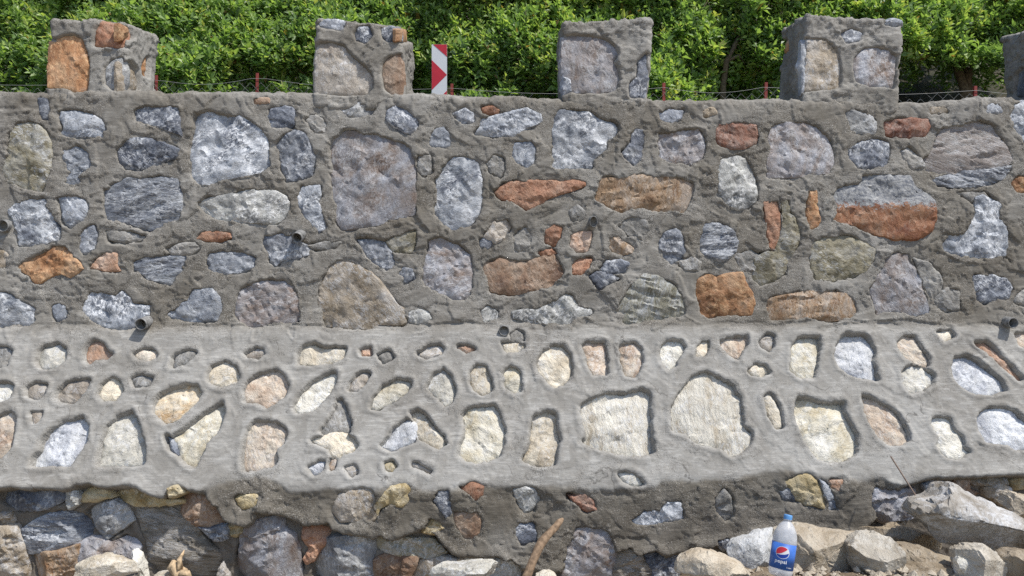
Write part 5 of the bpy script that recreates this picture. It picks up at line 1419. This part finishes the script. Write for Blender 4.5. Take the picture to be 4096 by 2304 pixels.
tag(gr, 'loose stone chips and crumbs scattered over the soil', 'gravel', kind='stuff')

# ------------------------------------------------------------------ stick, broken wood, thin rod
WOOD = simple_mat('weathered_wood', (0.23, 0.16, 0.105), 0.9, 0, 0.5, 60, 0.9)
WOODL = simple_mat('fresh_split_wood', (0.50, 0.37, 0.23), 0.85, 0, 0.5, 60, 0.7)
q = [ray_pt(2, 85, 1600, 3.00, 4), ray_pt(2, 150, 1440, 3.04, 4), ray_pt(2, 215, 1290, 3.07, 4), ray_pt(2, 262, 1185, 3.09, 4), ray_pt(2, 300, 1105, 3.11, 4), ray_pt(2, 380, 1015, 3.14, 4), ray_pt(2, 440, 955, 3.17, 4), ray_pt(2, 480, 905, 3.19, 4), ray_pt(2, 512, 872, 3.20, 4)]
V, Fc = tube_arrays(q, [0.019, 0.018, 0.0165, 0.018, 0.0185, 0.0155, 0.0150, 0.013, 0.006], 14, True, 0.07, 4)
st = pydata('stick', V, Fc, WOOD); o = link('stick', st)
tag(o, 'thick brown broken stick leaning up against the plastered wall foot', 'stick')
wc, WCI = empty('broken_wood', ray_pt(0, 1800, 1449, 3.12, 4))
q = [ray_pt(0, 1870, 1520, 3.10, 4), ray_pt(0, 1800, 1430, 3.10, 4), ray_pt(0, 1750, 1340, 3.11, 4), ray_pt(0, 1740, 1290, 3.12, 4)]
V, Fc = tube_arrays(q, [0.024, 0.027, 0.021, 0.006], 11, True, 0.25, 9)
link('wood_stub', pydata('wood_stub', V, Fc, WOODL), wc, WCI)
q = [ray_pt(0, 1790, 1380, 3.09, 4), ray_pt(0, 1810, 1290, 3.10, 4), ray_pt(0, 1835, 1230, 3.11, 4), ray_pt(0, 1855, 1185, 3.12, 4)]
V, Fc = tube_arrays(q, [0.016, 0.009, 0.006, 0.001], 7, True, 0.3, 3)
link('splinter', pydata('splinter', V, Fc, WOODL), wc, WCI)
q = [ray_pt(0, 1820, 1440, 3.08, 4), ray_pt(0, 1890, 1430, 3.08, 4), ray_pt(0, 1930, 1470, 3.08, 4)]
V, Fc = tube_arrays(q, [0.018, 0.014, 0.004], 8, True, 0.2, 5)
link('splinter', pydata('splinter', V, Fc, WOODL), wc, WCI)
tag(wc, 'pale yellow broken wood stub with splinters at the bottom edge', 'wood')
ROD = simple_mat('rusty_wire_rod', (0.22, 0.17, 0.14), 0.8, 0.2, 0.4, 200, 0.4)
V, Fc = tube_arrays([ray_pt(3, 1235, 245, 3.555, 4), ray_pt(3, 1400, 505, 3.46, 4), ray_pt(3, 1600, 822, 3.36, 4), ray_pt(3, 1640, 885, 3.33, 4)], [0.0035] * 4, 8)
o = link('thin_rod', pydata('thin_rod', V, Fc, ROD))
tag(o, 'thin straight rusty rod leaning on the wall above the largest boulder', 'rod')

# ------------------------------------------------------------------ plastic bottle
def plastic():
    t = NT('clear_plastic')
    v, _ = t.vec(rand=False)
    n = t.noise(v, 35, 4)
    t.b.inputs['Base Color'].default_value = (0.78, 0.80, 0.84, 1)
    t.b.inputs['Roughness'].default_value = 0.22
    t.b.inputs['Specular IOR Level'].default_value = 0.6
    t.l.new(t.bump(n, 0.25, 0.004), t.b.inputs['Normal'])
    tr = t.node('ShaderNodeBsdfTransparent'); tr.inputs['Color'].default_value = (0.94, 0.95, 0.97, 1)
    ms = t.node('ShaderNodeMixShader')
    t.l.new(t.ramp(n, [(0.35, 0.55), (0.7, 0.38)]), ms.inputs[0])
    t.l.new(t.b.outputs[0], ms.inputs[1]); t.l.new(tr.outputs[0], ms.inputs[2])
    t.l.new(ms.outputs[0], t.out.inputs['Surface'])
    return t.m
CLEAR = plastic()
CAP = simple_mat('light_blue_cap', (0.13, 0.33, 0.66), 0.4, 0, 0.06, 20)
LBLUE = simple_mat('blue_label', (0.05, 0.15, 0.50), 0.45, 0, 0.22, 25)
LWHITE = simple_mat('white_print', (0.80, 0.81, 0.83), 0.4, 0, 0.02)
LRED = simple_mat('red_print', (0.70, 0.045, 0.075), 0.4, 0, 0.02)
LDBLUE = simple_mat('deep_blue_print', (0.02, 0.055, 0.34), 0.35, 0, 0.02)
bb = ray_pt(3, 118, 1452, 2.80, 4)
bottle, _ = empty('plastic_bottle', bb)
tag(bottle, 'empty clear plastic bottle with blue label and cap, propped on the rubble', 'bottle')
RB = 0.0425
bprof = [(0.001, 0.006), (0.02, 0.002), (0.032, 0.001), (0.039, 0.008), (0.0418, 0.02), (0.0418, 0.032), (RB - 0.001, 0.036), (RB - 0.001, 0.132), (RB, 0.138), (0.0425, 0.148), (0.0418, 0.160), (0.0395, 0.174), (0.0350, 0.190), (0.0285, 0.205), (0.0215, 0.216), (0.0155, 0.223), (0.0135, 0.227), (0.0135, 0.230), (0.0158, 0.231), (0.0158, 0.2325), (0.0128, 0.234), (0.0128, 0.246)]
V, Fc = lathe(bprof, 48); link('body', pydata('body', V, Fc, CLEAR), bottle)
V, Fc = lathe([(0.0130, 0.2335), (0.0152, 0.2335), (0.0155, 0.236), (0.0150, 0.2368), (0.0153, 0.2376), (0.0153, 0.2505), (0.0142, 0.2525), (0.0005, 0.2528)], 48)
for i, (x, y, z) in enumerate(V):
    if 0.2376 <= z <= 0.2505 and i % 2: V[i] = (x * 0.975, y * 0.975, z)
link('cap', pydata('cap', V, Fc, CAP), bottle)
V, Fc = lathe([(RB - 0.0004, 0.034), (RB + 0.0002, 0.034), (RB + 0.0002, 0.137), (RB - 0.0004, 0.137)], 64)
lab = link('label', pydata('label', V, Fc, LBLUE), bottle)
A0 = R(-90 - 24)                                   # printed front, turned a little to the left
def bend(a, z, lift):
    r = RB + 0.0002 + lift; an = A0 + a / RB
    return (r * math.cos(an), r * math.sin(an), z)
def columns(name, a0, a1, lo, hi, lift, mat, n=40):
    V = []; Fc = []
    for i in range(n + 1):
        a = a0 + (a1 - a0) * i / n
        V.append(bend(a, lo(a), lift)); V.append(bend(a, max(hi(a), lo(a) + 1e-6), lift))
    for i in range(n): Fc.append((2 * i, 2 * i + 2, 2 * i + 3, 2 * i + 1))
    return link(name, pydata(name, V, Fc, mat), lab)
zc, RO, RI = 0.1005, 0.0245, 0.0225
circ = lambda rr, s: (lambda a: zc + s * math.sqrt(max(0.0, rr * rr - a * a)))
columns('emblem_disc', -RO, RO, circ(RO, -1), circ(RO, 1), 0.0002, LWHITE)
def wave_up(a):   # lower border of the red field, sweeping up to the right
    t = (a + RI) / (2 * RI); return zc - 0.0085 + 0.0035 * t + 0.030 * t ** 2.1
def wave_dn(a):   # upper border of the blue field
    t = (a + RI) / (2 * RI); return zc - 0.0100 + 0.0015 * t + 0.011 * t ** 3.2
columns('emblem_red', -RI, RI, lambda a: min(max(wave_up(a), circ(RI, -1)(a)), circ(RI, 1)(a)), circ(RI, 1), 0.0005, LRED)
columns('emblem_blue', -RI, RI, circ(RI, -1), lambda a: max(min(wave_dn(a), circ(RI, 1)(a)), circ(RI, -1)(a)), 0.0005, LDBLUE)
def lettering(text, size, a, z, name):
    cu = bpy.data.curves.new(name, 'FONT'); cu.body = text; cu.size = size; cu.align_x = 'CENTER'; cu.resolution_u = 3
    cu.offset = size * 0.012
    to = bpy.data.objects.new('tmp', cu); COL.objects.link(to)
    dg = bpy.context.evaluated_depsgraph_get()
    me = bpy.data.meshes.new_from_object(to.evaluated_get(dg))
    bpy.data.objects.remove(to)
    for v in me.vertices: v.co = bend(a + v.co.x, z + v.co.y, 0.0005)
    me.materials.clear(); me.materials.append(LWHITE)
    return link(name, me, lab)
lettering('pepsi', 0.0205, -0.002, 0.0585, 'lettering')
lettering('1 Litre', 0.0075, 0.030, 0.0425, 'lettering')
bottle.rotation_euler = (R(-9), R(11.5), 0)
bottle.scale = (1, 1, 0.87)
